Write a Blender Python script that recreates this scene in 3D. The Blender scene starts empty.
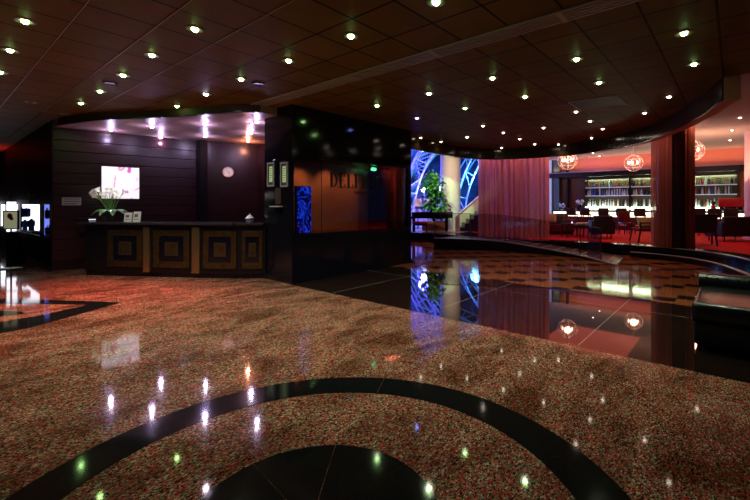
import bpy, bmesh, math, random
from mathutils import Vector, Matrix
random.seed(7)
PI = math.pi
SC = bpy.context.scene
COL = SC.collection

# ------------------------------------------------------------------ camera, world, exposure
# world axes follow the room: +X runs along the restaurant front, +Y along the left wing wall
YAW = math.radians(50.75)              # angle of world X seen from the camera's right hand
CB, SB = math.cos(YAW), math.sin(YAW)
EYE = 1.5
FPX, PX0, PY0 = 400.0, 409.0, 204.5

def c2w(x, y, z=0.0):                  # camera-right / camera-forward metres to the room frame
    return Vector((x * CB + y * SB, -x * SB + y * CB, z))
def G(px, py, z=0.0):                  # where the sight line through a pixel meets height z
    Y = FPX * (EYE - z) / (py - PY0)
    return c2w((px - PX0) / FPX * Y, Y, z)
def at(px, py, Y):                     # point on a sight line at distance Y
    return c2w((px - PX0) / FPX * Y, Y, EYE - (py - PY0) * Y / FPX)
def to_px(p):
    x = p[0] * CB - p[1] * SB; y = p[0] * SB + p[1] * CB
    return PX0 + FPX * x / y, PY0 + FPX * (EYE - p[2]) / y

cam_d = bpy.data.cameras.new('camera')
cam = bpy.data.objects.new('camera', cam_d); COL.objects.link(cam)
cam.location = (0, 0, EYE)
fw = c2w(0, 1)
cam.rotation_euler = (PI / 2, 0, math.atan2(fw.y, fw.x) - PI / 2)
cam_d.sensor_width = 36.0
cam_d.lens = 36.0 * FPX / 750.0
cam_d.shift_x = (375 - PX0) / 750.0
cam_d.shift_y = -(250 - PY0) / 750.0
cam_d.clip_end = 200
SC.camera = cam

W = bpy.data.worlds.new('world'); SC.world = W; W.use_nodes = True
W.node_tree.nodes['Background'].inputs[0].default_value = (0.02, 0.03, 0.12, 1)
W.node_tree.nodes['Background'].inputs[1].default_value = 0.25

SC.view_settings.view_transform = 'Standard'
SC.view_settings.look = 'None'
SC.view_settings.exposure = 0.0
SC.view_settings.gamma = 1.0
SC.cycles.use_denoising = True
SC.cycles.max_bounces = 8
SC.cycles.transparent_max_bounces = 12
SC.cycles.sample_clamp_indirect = 4.0
SC.cycles.caustics_reflective = False
SC.cycles.caustics_refractive = False

def lamp(kind, loc, power, color, parent=None, **kw):
    d = bpy.data.lights.new('lamp', kind); d.energy = power; d.color = color
    o = bpy.data.objects.new('lamp', d); COL.objects.link(o); o.location = loc
    tgt = kw.pop('target', None)
    if tgt is not None:
        o.rotation_euler = (Vector(tgt) - Vector(loc)).to_track_quat('-Z', 'Y').to_euler()
    for k, v in kw.items(): setattr(d, k, v)
    if parent: o.parent = parent
    return o

# light of the wider building: atrium floods, added unseen lounge lights, red corridor lamp
BLUE = (0.045, 0.04, 1.0)
lamp('POINT', at(424, 180, 21.5), 650, BLUE, shadow_soft_size=.3)
lamp('POINT', at(452, 172, 24.0), 600, (0.07, 0.05, 1.0), shadow_soft_size=.3)
lamp('POINT', at(476, 178, 26.0), 1300, (0.05, 0.45, 1.0), shadow_soft_size=.3)
lamp('AREA', at(452, 150, 17.5), 70, (1.0, .72, .45), target=at(455, 222, 18.8), size=1.2)
lamp('AREA', (13.0, 8.9, 4.6), 60, (0.12, 0.06, 1.0), target=(13.0, 6.9, 1.6), size=.5)
lamp('AREA', (22.55, 3.5, 3.36), 48, (1.0, .42, .24), target=(22.3, 3.5, 5), shape='RECTANGLE', size=9.0, size_y=.2)  # added strip over the crown, no fixture, brightens wall and ceiling
lamp('AREA', (17.5, .6, 2.6), 40, (1.0, .56, .40), target=(18.5, .4, 5), size=1.5)  # added floating uplight for the lounge ceiling
lamp('AREA', (17.0, 4.5, 3.9), 30, (1.0, .14, .08), target=(17.0, 4.5, 0), size=3.0)
lamp('AREA', (15.5, .5, 3.9), 28, (1.0, .18, .12), target=(15.5, .5, 0), size=2.5)
for x_, y_ in ((2.45, 10.0), (3.0, 9.0), (3.55, 7.95)):    # added red spots without fixtures, redden the floor before the desk
    lamp('SPOT', (x_ - .08, y_ - .05, 3.22), 420, (1.0, .015, .015), target=(x_ - 1.35, y_ - .8, 0), spot_size=math.radians(66), spot_blend=1.0, shadow_soft_size=.04)
lamp('SPOT', (1.0, 19.5, 2.3), 160, (1.0, .03, .01), target=(1.0, 19.2, 3.4), spot_size=math.radians(110), spot_blend=.8, shadow_soft_size=.2)

# ------------------------------------------------------------------ materials
MATS = {}
def mat(name, col=(.5, .5, .5), rough=.5, metal=0., spec=.5, emit=None, es=0., coat=0., trans=0., alpha=1.):
    if name in MATS: return MATS[name]
    m = bpy.data.materials.new(name); m.use_nodes = True
    b = m.node_tree.nodes['Principled BSDF']
    b.inputs['Base Color'].default_value = (*col, 1)
    b.inputs['Roughness'].default_value = rough
    b.inputs['Metallic'].default_value = metal
    b.inputs['Specular IOR Level'].default_value = spec
    b.inputs['Coat Weight'].default_value = coat
    b.inputs['Transmission Weight'].default_value = trans
    b.inputs['Alpha'].default_value = alpha
    if emit:
        b.inputs['Emission Color'].default_value = (*emit, 1)
        b.inputs['Emission Strength'].default_value = es
    MATS[name] = m
    return m
def nodes(m): return m.node_tree.nodes, m.node_tree.links, m.node_tree.nodes['Principled BSDF']
def noise_col(m, c1, c2, scale, detail=4, lo=.35, hi=.65, coords='Object', dist=0., stretch=None):
    n, l, b = nodes(m)
    tc = n.new('ShaderNodeTexCoord'); no = n.new('ShaderNodeTexNoise'); r = n.new('ShaderNodeValToRGB')
    no.inputs['Scale'].default_value = scale; no.inputs['Detail'].default_value = detail
    no.inputs['Distortion'].default_value = dist
    if stretch:
        mp = n.new('ShaderNodeMapping'); mp.inputs['Scale'].default_value = stretch
        l.new(tc.outputs[coords], mp.inputs[0]); l.new(mp.outputs[0], no.inputs['Vector'])
    else: l.new(tc.outputs[coords], no.inputs['Vector'])
    r.color_ramp.elements[0].position = lo; r.color_ramp.elements[1].position = hi
    r.color_ramp.elements[0].color = (*c1, 1); r.color_ramp.elements[1].color = (*c2, 1)
    l.new(no.outputs['Fac'], r.inputs[0]); l.new(r.outputs[0], b.inputs['Base Color'])
    return r

def m_granite():
    m = mat('speckled_granite', rough=.055, spec=.5)
    n, l, b = nodes(m)
    tc = n.new('ShaderNodeTexCoord')
    mp = n.new('ShaderNodeMapping'); mp.inputs['Rotation'].default_value = (0, 0, .9); mp.inputs['Scale'].default_value = (1, 1.9, 1)
    l.new(tc.outputs['Object'], mp.inputs[0])
    vo = n.new('ShaderNodeTexVoronoi'); vo.inputs['Scale'].default_value = 88
    nd = n.new('ShaderNodeTexNoise'); nd.inputs['Scale'].default_value = 60; nd.inputs['Detail'].default_value = 3
    l.new(mp.outputs[0], nd.inputs['Vector'])
    mixv = n.new('ShaderNodeMix'); mixv.data_type = 'VECTOR'; mixv.inputs['Factor'].default_value = .03
    l.new(mp.outputs[0], mixv.inputs['A']); l.new(nd.outputs['Color'], mixv.inputs['B'])
    l.new(mixv.outputs['Result'], vo.inputs['Vector'])
    sp = n.new('ShaderNodeSeparateColor'); l.new(vo.outputs['Color'], sp.inputs[0])
    r = n.new('ShaderNodeValToRGB'); r.color_ramp.interpolation = 'CONSTANT'
    e = r.color_ramp.elements
    cs = [(0, (.015, .012, .010)), (.20, (.38, .035, .028)), (.42, (.09, .055, .035)), (.54, (.19, .22, .115)), (.72, (.50, .11, .08)), (.88, (.56, .48, .33))]
    e[0].position, e[0].color = cs[0][0], (*cs[0][1], 1); e[1].position, e[1].color = cs[1][0], (*cs[1][1], 1)
    for p, c in cs[2:]:
        q = e.new(p); q.color = (*c, 1)
    l.new(sp.outputs[0], r.inputs[0])
    n2 = n.new('ShaderNodeTexNoise'); n2.inputs['Scale'].default_value = 1.5; n2.inputs['Detail'].default_value = 6; n2.inputs['Distortion'].default_value = .8
    l.new(mp.outputs[0], n2.inputs['Vector'])
    r2 = n.new('ShaderNodeValToRGB'); r2.color_ramp.elements[0].position = .32; r2.color_ramp.elements[1].position = .60
    r2.color_ramp.elements[0].color = (.42, .34, .28, 1); r2.color_ramp.elements[1].color = (1, 1, 1, 1)
    l.new(n2.outputs['Fac'], r2.inputs[0])
    mx = n.new('ShaderNodeMix'); mx.data_type = 'RGBA'; mx.blend_type = 'MULTIPLY'; mx.inputs['Factor'].default_value = 1
    l.new(r.outputs[0], mx.inputs['A']); l.new(r2.outputs[0], mx.inputs['B'])
    l.new(mx.outputs['Result'], b.inputs['Base Color'])
    return m
def m_tiles(name, c1, c2, cm, w, h, mortar, rough, offx=0, offy=0, spec=.5, bump=0., var=1.0):
    m = mat(name, rough=rough, spec=spec)
    n, l, b = nodes(m)
    tc = n.new('ShaderNodeTexCoord'); mp = n.new('ShaderNodeMapping'); mp.inputs['Location'].default_value = (-offx, -offy, 0)
    br = n.new('ShaderNodeTexBrick'); br.offset = 0; br.squash = 1
    br.inputs['Color1'].default_value = (*c1, 1); br.inputs['Color2'].default_value = (*c2, 1); br.inputs['Mortar'].default_value = (*cm, 1)
    br.inputs['Scale'].default_value = 1; br.inputs['Mortar Size'].default_value = mortar
    br.inputs['Brick Width'].default_value = w; br.inputs['Row Height'].default_value = h
    l.new(tc.outputs['Object'], mp.inputs[0]); l.new(mp.outputs[0], br.inputs['Vector'])
    no = n.new('ShaderNodeTexNoise'); no.inputs['Scale'].default_value = 3.0; no.inputs['Detail'].default_value = 6
    l.new(tc.outputs['Object'], no.inputs['Vector'])
    mx = n.new('ShaderNodeMix'); mx.data_type = 'RGBA'; mx.blend_type = 'MULTIPLY'; mx.inputs['Factor'].default_value = .5 * var
    l.new(br.outputs['Color'], mx.inputs['A']); l.new(no.outputs['Color'], mx.inputs['B'])
    l.new(mx.outputs['Result'], b.inputs['Base Color'])
    return m

GRANITE = m_granite()
BLACKSTONE = mat('black_granite', (.008, .009, .010), .07, spec=.5)
noise_col(BLACKSTONE, (.006, .007, .008), (.03, .034, .03), 60, 4, .55, .8)
DARKTILE = m_tiles('polished_dark_floor', (.016, .008, .006), (.022, .011, .008), (.22, .20, .17), 2.02, 2.0, .007, .02, 4.43, 1.3, spec=.22)
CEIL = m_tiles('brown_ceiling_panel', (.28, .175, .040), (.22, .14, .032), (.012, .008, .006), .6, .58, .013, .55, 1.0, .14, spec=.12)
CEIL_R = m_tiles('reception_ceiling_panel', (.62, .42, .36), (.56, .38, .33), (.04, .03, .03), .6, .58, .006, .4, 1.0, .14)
def m_check():
    m = mat('brown_check_floor', rough=.07, spec=.32)
    n, l, b = nodes(m)
    tc = n.new('ShaderNodeTexCoord')
    c1 = n.new('ShaderNodeTexChecker'); c1.inputs['Scale'].default_value = 1 / .62
    c2 = n.new('ShaderNodeTexChecker'); c2.inputs['Scale'].default_value = 1 / .31
    c1.inputs[1].default_value = c2.inputs[1].default_value = (0, 0, 0, 1); c1.inputs[2].default_value = c2.inputs[2].default_value = (1, 1, 1, 1)
    mp = n.new('ShaderNodeMapping'); mp.inputs['Location'].default_value = (.1, .2, .15)
    l.new(tc.outputs['Object'], mp.inputs[0]); l.new(mp.outputs[0], c1.inputs[0]); l.new(mp.outputs[0], c2.inputs[0])
    mu = n.new('ShaderNodeMath'); mu.operation = 'MULTIPLY'
    l.new(c1.outputs['Fac'], mu.inputs[0]); l.new(c2.outputs['Fac'], mu.inputs[1])
    mx = n.new('ShaderNodeMix'); mx.data_type = 'RGBA'
    l.new(mu.outputs[0], mx.inputs['Factor'])
    mx.inputs['A'].default_value = (.26, .075, .028, 1); mx.inputs['B'].default_value = (.012, .01, .01, 1)
    l.new(mx.outputs['Result'], b.inputs['Base Color'])
    return m
CHECK = m_check()
def m_slat():
    m = mat('dark_slatted_wood', rough=.28, spec=.5)
    noise_col(m, (.016, .005, .007), (.040, .012, .014), 3, 6, .3, .7, stretch=(1, 1, 9))
    return m
SLAT = m_slat()
BLACKLAC = mat('black_lacquer', (.006, .006, .010), .10, spec=.5)
BLACKSAT = mat('black_satin', (.009, .008, .011), .35, spec=.3)
DARKWALL = mat('dark_navy_wall', (.012, .011, .022), .3)
BRASS = mat('aged_brass', (.30, .20, .085), .34, .75)
noise_col(BRASS, (.065, .046, .015), (.12, .085, .032), 9, 4)
DARKBRASS = mat('dark_bronze_inlay', (.10, .07, .04), .35, .6)
CHROME = mat('brushed_steel', (.6, .6, .62), .25, 1.)
GREYMET = mat('grey_vent_metal', (.50, .50, .47), .45, .2)
WHITE = mat('white_paint', (.8, .8, .78), .5)
CREAM = mat('cream_plaster', (.78, .70, .52), .6)
COLW = mat('white_plaster_column', (.75, .72, .68), .6)
PINKPLASTER = mat('pale_pink_plaster', (.62, .40, .33), .6)
STEELW = mat('white_truss_steel', (.75, .75, .8), .4)
REDWOOD = mat('dark_red_wood', (.11, .014, .010), .35)
noise_col(REDWOOD, (.09, .010, .008), (.16, .022, .014), 4, 5, stretch=(1, 1, 6))
REDCARPET = mat('red_carpet', (.42, .02, .015), .9, spec=.08)
noise_col(REDCARPET, (.36, .006, .005), (.52, .010, .008), 14, 5)
BRONZE = mat('copper_bronze_panel', (.30, .11, .05), .38, .25)
noise_col(BRONZE, (.26, .09, .04), (.36, .14, .06), 1.5, 4)
LEATHER = mat('black_leather', (.006, .010, .009), .27, spec=.42)
def bump(m, scale, strength):
    n, l, b = nodes(m)
    no = n.new('ShaderNodeTexNoise'); no.inputs['Scale'].default_value = scale
    bp = n.new('ShaderNodeBump'); bp.inputs['Strength'].default_value = strength; bp.inputs['Distance'].default_value = .01
    tc = n.new('ShaderNodeTexCoord'); l.new(tc.outputs['Object'], no.inputs['Vector'])
    l.new(no.outputs['Fac'], bp.inputs['Height']); l.new(bp.outputs[0], b.inputs['Normal'])
bump(LEATHER, 7, .5)
NAVYFAB = mat('dark_navy_upholstery', (.010, .010, .022), .7)
BURGFAB = mat('burgundy_upholstery', (.12, .022, .028), .75)
OLIVEFAB = mat('olive_cushion_fabric', (.42, .36, .16), .8)
DARKWOOD = mat('dark_wood', (.03, .012, .008), .3)
GREENLIT = mat('green_lit_pillar', (.13, .22, .08), .5)  # green light on the pillar is put into the base colour
LEAF = mat('leaf_green', (.045, .16, .03), .45)
LEAFD = mat('broad_leaf_green', (.05, .15, .05), .3)
STEM = mat('stem_green', (.10, .30, .05), .4)
TERRA = mat('red_brown_planter', (.20, .04, .02), .5)
BARK = mat('bark', (.07, .04, .02), .8)
DARKMET = mat('dark_rail_metal', (.06, .06, .065), .4, .4)
BULB_G = mat('downlight_bulb', (1, 1, 1), .4, emit=(.50, 1.0, .30), es=48)
BULB_P = mat('violet_downlight_bulb', (1, 1, 1), .4, emit=(.95, .80, 1.0), es=80)
BULB_W = mat('warm_downlight_bulb', (1, 1, 1), .4, emit=(1, .80, .62), es=14)
BULB_B = mat('blue_downlight_bulb', (1, 1, 1), .4, emit=(.25, .3, 1.0), es=22)
BULB_OFF = mat('unlit_downlight_lens', (.25, .28, .22), .3)
RINGM = mat('downlight_trim_metal', (.45, .42, .36), .3, .8)
CANDLE = mat('candle_bulb', (1, 1, 1), .4, emit=(1, .62, .42), es=20)
WIRE = mat('pale_globe_wire', (.55, .40, .33), .3, .3, emit=(1, .62, .48), es=.22)  # wires glow faintly, bulb light put into their emission
LITBAND = mat('lit_bar_band', (1, 1, .9), .4, emit=(1.0, .93, .60), es=2.2)
LITSHELF = mat('lit_glass_shelf', (1, 1, 1), .4, emit=(.74, 1.0, .70), es=8.0)
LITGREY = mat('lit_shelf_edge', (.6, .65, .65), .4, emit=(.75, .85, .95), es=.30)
SHELFBACK = mat('amber_lit_shelf_back', (.045, .022, .014), .5)
LITCASE = mat('lit_case_back', (1, 1, 1), .5, emit=(.92, .92, 1.0), es=2.6)
LITCASEB = mat('lit_case_back_blue', (.3, .4, 1), .5, emit=(.22, .28, 1.0), es=1.0)
BLUECLOTH = mat('blue_cloth', (.02, .07, .30), .7)
NAVYCLOTH = mat('navy_cloth', (.012, .015, .05), .7)
PINKCLOTH = mat('pink_cloth', (.55, .16, .24), .7)
REDENAMEL = mat('red_enamel', (.55, .015, .02), .2)
LAMPW = mat('flood_lamp_glass', (1, 1, 1), .4, emit=(.7, .75, 1.0), es=60)
SHADE = mat('pink_lamp_shade', (.7, .4, .45), .6, emit=(1, .45, .55), es=.35)
EXITG = mat('green_exit_light', (.1, .8, .2), .5, emit=(.1, 1, .3), es=9)
PAPERG = mat('green_lit_certificate', (.55, .78, .30), .6)
SILVERF = mat('silver_frame', (.52, .56, .50), .35, .4)
PALEMAT = mat('dark_mount', (.04, .05, .05), .6)
INK = mat('dark_ink', (.03, .03, .03), .6)
BLUEGLZ = mat('cobalt_glaze', (.03, .05, .30), .15)

def m_glass(name, tint, fac, rough=.02):
    m = bpy.data.materials.new(name); m.use_nodes = True
    n, l = m.node_tree.nodes, m.node_tree.links; n.clear()
    o = n.new('ShaderNodeOutputMaterial'); t = n.new('ShaderNodeBsdfTransparent'); g = n.new('ShaderNodeBsdfGlossy'); mx = n.new('ShaderNodeMixShader')
    t.inputs[0].default_value = (*tint, 1); g.inputs['Roughness'].default_value = rough; g.inputs[0].default_value = (.8, .8, .8, 1)
    f = n.new('ShaderNodeFresnel'); f.inputs[0].default_value = 1.45
    mu = n.new('ShaderNodeMath'); mu.operation = 'MULTIPLY'; mu.inputs[1].default_value = fac
    l.new(f.outputs[0], mu.inputs[0]); l.new(mu.outputs[0], mx.inputs[0]); l.new(t.outputs[0], mx.inputs[1]); l.new(g.outputs[0], mx.inputs[2]); l.new(mx.outputs[0], o.inputs[0])
    MATS[name] = m; return m
GLASS_T = m_glass('tinted_balustrade_glass', (.80, .76, .78), .6)
GLASS_C = m_glass('clear_glass', (.93, .95, .95), .8)
def m_sheer(name, c, opac, trl=.5):
    m = bpy.data.materials.new(name); m.use_nodes = True
    n, l = m.node_tree.nodes, m.node_tree.links; n.clear()
    o = n.new('ShaderNodeOutputMaterial'); d = n.new('ShaderNodeBsdfDiffuse'); t = n.new('ShaderNodeBsdfTranslucent'); tr = n.new('ShaderNodeBsdfTransparent')
    m1 = n.new('ShaderNodeMixShader'); m2 = n.new('ShaderNodeMixShader')
    d.inputs[0].default_value = (*c, 1); t.inputs[0].default_value = (*c, 1)
    m1.inputs[0].default_value = trl; m2.inputs[0].default_value = opac
    l.new(d.outputs[0], m1.inputs[1]); l.new(t.outputs[0], m1.inputs[2]); l.new(tr.outputs[0], m2.inputs[1]); l.new(m1.outputs[0], m2.inputs[2]); l.new(m2.outputs[0], o.inputs[0])
    MATS[name] = m; return m
PETAL = m_sheer('white_petal', (.95, .95, .88), 1.0, .45)
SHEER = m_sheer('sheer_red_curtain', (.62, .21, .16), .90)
SHEERD = m_sheer('dark_red_curtain', (.30, .05, .04), .95, .3)
def m_vault():
    m = mat('blue_lit_glazing', (.16, .18, .5), .25)
    n, l, b = nodes(m)
    tc = n.new('ShaderNodeTexCoord'); no = n.new('ShaderNodeTexNoise'); no.inputs['Scale'].default_value = .5; no.inputs['Detail'].default_value = 3
    r = n.new('ShaderNodeValToRGB'); r.color_ramp.elements[0].color = (.006, .006, .03, 1); r.color_ramp.elements[1].color = (.16, .22, .55, 1)
    r.color_ramp.elements[0].position = .38; r.color_ramp.elements[1].position = .62
    l.new(tc.outputs['Object'], no.inputs['Vector']); l.new(no.outputs['Fac'], r.inputs[0]); l.new(r.outputs[0], b.inputs['Base Color'])
    return m
VAULT = m_vault()
def m_art():
    m = mat('glowing_print', (.9, .9, .9), .5)
    n, l, b = nodes(m)
    tc = n.new('ShaderNodeTexCoord'); no = n.new('ShaderNodeTexNoise'); no.inputs['Scale'].default_value = 4.2; no.inputs['Detail'].default_value = 5; no.inputs['Distortion'].default_value = .6
    mp = n.new('ShaderNodeMapping'); mp.inputs['Location'].default_value = (5.1, 1.0, 2.9); mp.inputs['Scale'].default_value = (1.3, 1.3, .9)
    l.new(tc.outputs['Object'], mp.inputs[0]); l.new(mp.outputs[0], no.inputs['Vector'])
    r = n.new('ShaderNodeValToRGB'); e = r.color_ramp.elements
    e[0].position = .0; e[0].color = (.93, .90, .93, 1); e[1].position = .59; e[1].color = (.93, .88, .92, 1)
    for p, c in ((.61, (.9, .45, .70)), (.64, (.85, .10, .40)), (.68, (.35, .12, .50)), (.72, (.9, .8, .5))):
        q = e.new(p); q.color = (*c, 1)
    l.new(no.outputs['Fac'], r.inputs[0]); l.new(r.outputs[0], b.inputs['Base Color'])
    l.new(r.outputs[0], b.inputs['Emission Color']); b.inputs['Emission Strength'].default_value = .95
    return m
ART = m_art()
def m_screen():
    m = mat('blue_glowing_panel', (.01, .01, .05), .12)
    n, l, b = nodes(m)
    tc = n.new('ShaderNodeTexCoord'); no = n.new('ShaderNodeTexNoise'); no.inputs['Scale'].default_value = 3.2; no.inputs['Detail'].default_value = 2; no.inputs['Distortion'].default_value = 1.4
    mu = n.new('ShaderNodeMath'); mu.operation = 'MULTIPLY'; mu.inputs[1].default_value = 42
    si = n.new('ShaderNodeMath'); si.operation = 'SINE'
    r = n.new('ShaderNodeValToRGB'); e = r.color_ramp.elements
    e[0].position = .2; e[0].color = (.0, .001, .04, 1); e[1].position = 1; e[1].color = (.01, .05, .9, 1)
    l.new(tc.outputs['Object'], no.inputs['Vector']); l.new(no.outputs['Fac'], mu.inputs[0]); l.new(mu.outputs[0], si.inputs[0]); l.new(si.outputs[0], r.inputs[0]); l.new(r.outputs[0], b.inputs['Emission Color'])
    b.inputs['Emission Strength'].default_value = .8
    return m
SCREEN = m_screen()

# ------------------------------------------------------------------ mesh helpers
class MB:
    def __init__(s): s.bm = bmesh.new()
    def box(s, x0, x1, y0, y1, z0, z1, M=None, bev=0.):
        r = bmesh.ops.create_cube(s.bm, size=1)['verts']
        for v in r:
            v.co = Vector((x0 + (v.co.x + .5) * (x1 - x0), y0 + (v.co.y + .5) * (y1 - y0), z0 + (v.co.z + .5) * (z1 - z0)))
        if bev:
            ed = list({e for v in r for e in v.link_edges})
            q = bmesh.ops.bevel(s.bm, geom=ed, offset=bev, segments=3, affect='EDGES', profile=.6)
            r = list({v for f in q['faces'] for v in f.verts} | {v for v in r if v.is_valid})
        if M is not None:
            for v in r: v.co = M @ v.co
        return s
    def tube(s, p0, p1, r0, r1=None, n=10):
        p0, p1 = Vector(p0), Vector(p1); r1 = r0 if r1 is None else r1
        d = p1 - p0
        M = Matrix.Translation((p0 + p1) / 2) @ d.to_track_quat('Z', 'Y').to_matrix().to_4x4()
        bmesh.ops.create_cone(s.bm, cap_ends=True, segments=n, radius1=r0, radius2=r1, depth=d.length, matrix=M)
        return s
    def path(s, pts, r, n=6, closed=False):
        pts = [Vector(p) for p in pts]; N = len(pts); rings = []
        for i, p in enumerate(pts):
            a = pts[(i - 1) % N] if closed or i else pts[i]; c = pts[(i + 1) % N] if closed or i < N - 1 else pts[i]
            t = (c - a).normalized(); q = t.to_track_quat('Z', 'Y')
            rr = r[i] if isinstance(r, (list, tuple)) else r
            rings.append([s.bm.verts.new(p + q @ Vector((rr * math.cos(2 * PI * k / n), rr * math.sin(2 * PI * k / n), 0))) for k in range(n)])
        for i in range(N if closed else N - 1):
            A, B = rings[i], rings[(i + 1) % N]
            off = 0
            if closed and i == N - 1:
                off = min(range(n), key=lambda o: (A[0].co - B[o].co).length)
            for k in range(n):
                try: s.bm.faces.new((A[k], A[(k + 1) % n], B[(k + 1 + off) % n], B[(k + off) % n]))
                except ValueError: pass
        if not closed:
            s.bm.faces.new(rings[0][::-1]); s.bm.faces.new(rings[-1])
        return s
    def lathe(s, prof, n=20, M=None):
        rings = []
        for r, z in prof:
            if r < 1e-5: rings.append([s.bm.verts.new((0, 0, z))])
            else: rings.append([s.bm.verts.new((r * math.cos(2 * PI * k / n), r * math.sin(2 * PI * k / n), z)) for k in range(n)])
        for A, B in zip(rings, rings[1:]):
            for k in range(n):
                a, b = A[k % len(A)], A[(k + 1) % len(A)]; c, d = B[(k + 1) % len(B)], B[k % len(B)]
                f = []
                for v in (a, b, c, d):
                    if v not in f: f.append(v)
                if len(f) > 2:
                    try: s.bm.faces.new(f)
                    except ValueError: pass
        if M is not None:
            for R in rings:
                for v in R: v.co = M @ v.co
        return s
    def prism(s, poly, z0, z1):
        lo = [s.bm.verts.new((p[0], p[1], z0)) for p in poly]; hi = [s.bm.verts.new((p[0], p[1], z1)) for p in poly]
        n = len(poly)
        s.bm.faces.new(lo[::-1]); s.bm.faces.new(hi)
        for k in range(n): s.bm.faces.new((lo[k], lo[(k + 1) % n], hi[(k + 1) % n], hi[k]))
        return s
    def band(s, A, B, z0a, z1a, z0b=None, z1b=None):
        # closed ribbon wall between plan curves A and B; z may be lists along the curve
        n = len(A)
        g = lambda z, i: z[i] if isinstance(z, (list, tuple)) else z
        z0b = z0a if z0b is None else z0b; z1b = z1a if z1b is None else z1b
        R = [[s.bm.verts.new((A[i][0], A[i][1], g(z0a, i))), s.bm.verts.new((B[i][0], B[i][1], g(z0b, i))),
              s.bm.verts.new((B[i][0], B[i][1], g(z1b, i))), s.bm.verts.new((A[i][0], A[i][1], g(z1a, i)))] for i in range(n)]
        for a, b in zip(R, R[1:]):
            for k in range(4): s.bm.faces.new((a[k], a[(k + 1) % 4], b[(k + 1) % 4], b[k]))
        s.bm.faces.new(R[0][::-1]); s.bm.faces.new(R[-1])
        return s
    def ball(s, c, r, seg=12, sc=(1, 1, 1)):
        bmesh.ops.create_uvsphere(s.bm, u_segments=seg, v_segments=max(6, seg // 2), radius=1,
                                  matrix=Matrix.Translation(c) @ Matrix.Diagonal((r * sc[0], r * sc[1], r * sc[2], 1)))
        return s
    def quad(s, pts):
        s.bm.faces.new([s.bm.verts.new(p) for p in pts]); return s
    def grid(s, rows):
        V = [[s.bm.verts.new(p) for p in r] for r in rows]
        for A, B in zip(V, V[1:]):
            for k in range(len(A) - 1): s.bm.faces.new((A[k], A[k + 1], B[k + 1], B[k]))
        return s
    def build(s, name, m, parent=None, smooth=False, loc=None):
        bmesh.ops.recalc_face_normals(s.bm, faces=s.bm.faces)
        me = bpy.data.meshes.new(name); s.bm.to_mesh(me); s.bm.free()
        me.materials.append(m)
        if smooth:
            for p in me.polygons: p.use_smooth = True
            if smooth != 'all':
                try: me.set_sharp_from_angle(angle=math.radians(40))
                except Exception: pass
        o = bpy.data.objects.new(name, me); COL.objects.link(o)
        if parent: o.parent = parent
        if loc is not None: o.location = loc
        return o
def T(name, label, cat, loc=(0, 0, 0), rz=0., group=None):
    o = bpy.data.objects.new(name, None); COL.objects.link(o); o.location = loc; o.rotation_euler = (0, 0, rz)
    o.empty_display_size = .1
    o['label'] = label; o['category'] = cat
    if group: o['group'] = group
    return o
def tag(o, label, cat, group=None, kind=None):
    o['label'] = label; o['category'] = cat
    if group: o['group'] = group
    if kind: o['kind'] = kind
    return o
def ST(o, label=None, cat=None):
    o['kind'] = 'structure'
    if label: o['label'] = label
    if cat: o['category'] = cat
    return o
def copy_tree(root, loc, rz, label=None, group=None):
    r = root.copy(); COL.objects.link(r); r.location = loc; r.rotation_euler = (0, 0, rz)
    if label: r['label'] = label
    if group: r['group'] = group
    for ch in list(root.children):
        c = ch.copy(); COL.objects.link(c); c.parent = r
        for g in list(ch.children):
            d = g.copy(); COL.objects.link(d); d.parent = c
    return r
def smooth_curve(pts, n=8):
    P = [Vector(p) for p in pts]; out = []
    for i in range(len(P) - 1):
        p0 = P[max(i - 1, 0)]; p1 = P[i]; p2 = P[i + 1]; p3 = P[min(i + 2, len(P) - 1)]
        for k in range(n):
            t = k / n
            out.append(.5 * ((2 * p1) + (p2 - p0) * t + (2 * p0 - 5 * p1 + 4 * p2 - p3) * t * t + (3 * p1 - p0 - 3 * p2 + p3) * t ** 3))
    out.append(P[-1]); return out
def offset(curve, d):
    out = []
    for i, p in enumerate(curve):
        a = curve[max(i - 1, 0)]; b = curve[min(i + 1, len(curve) - 1)]
        t = (b - a).to_2d().normalized(); q = p.copy(); q.x += t.y * d; q.y -= t.x * d; out.append(q)
    return out
ORD = ['', 'first', 'second', 'third', 'fourth', 'fifth', 'sixth', 'seventh', 'eighth', 'ninth', 'tenth', 'eleventh', 'twelfth', 'thirteenth', 'fourteenth', 'fifteenth', 'sixteenth', 'seventeenth', 'eighteenth', 'nineteenth', 'twentieth']

# ------------------------------------------------------------------ floor
HC = 3.4                               # lobby ceiling height
HR = 3.25                               # reception ceiling height
HB = 4.0                               # lounge ceiling height
PZ = .3                                # lounge platform height
mb = MB(); mb.prism([(-9, -7), (4.43, -7), (4.43, 6.6), (4.9, 6.6), (6.4, 11.7), (6.4, 24), (-9, 24)], -.1, 0)
ST(mb.build('floor', GRANITE), 'polished pink and olive speckled granite lobby floor', 'floor')
mb = MB(); mb.prism([(4.43, -7), (7.2, -7), (7.2, 7.2), (4.43, 7.2)], -.1, 0)
ST(mb.build('floor_black', DARKTILE), 'polished black granite floor in front of the restaurant', 'floor')
mb = MB(); mb.prism([(7.2, -7), (15, -7), (15, 24), (7.2, 24)], -.1, 0)
ST(mb.build('floor_checked', CHECK), 'brown and black checked floor before the lounge steps', 'floor')
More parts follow.
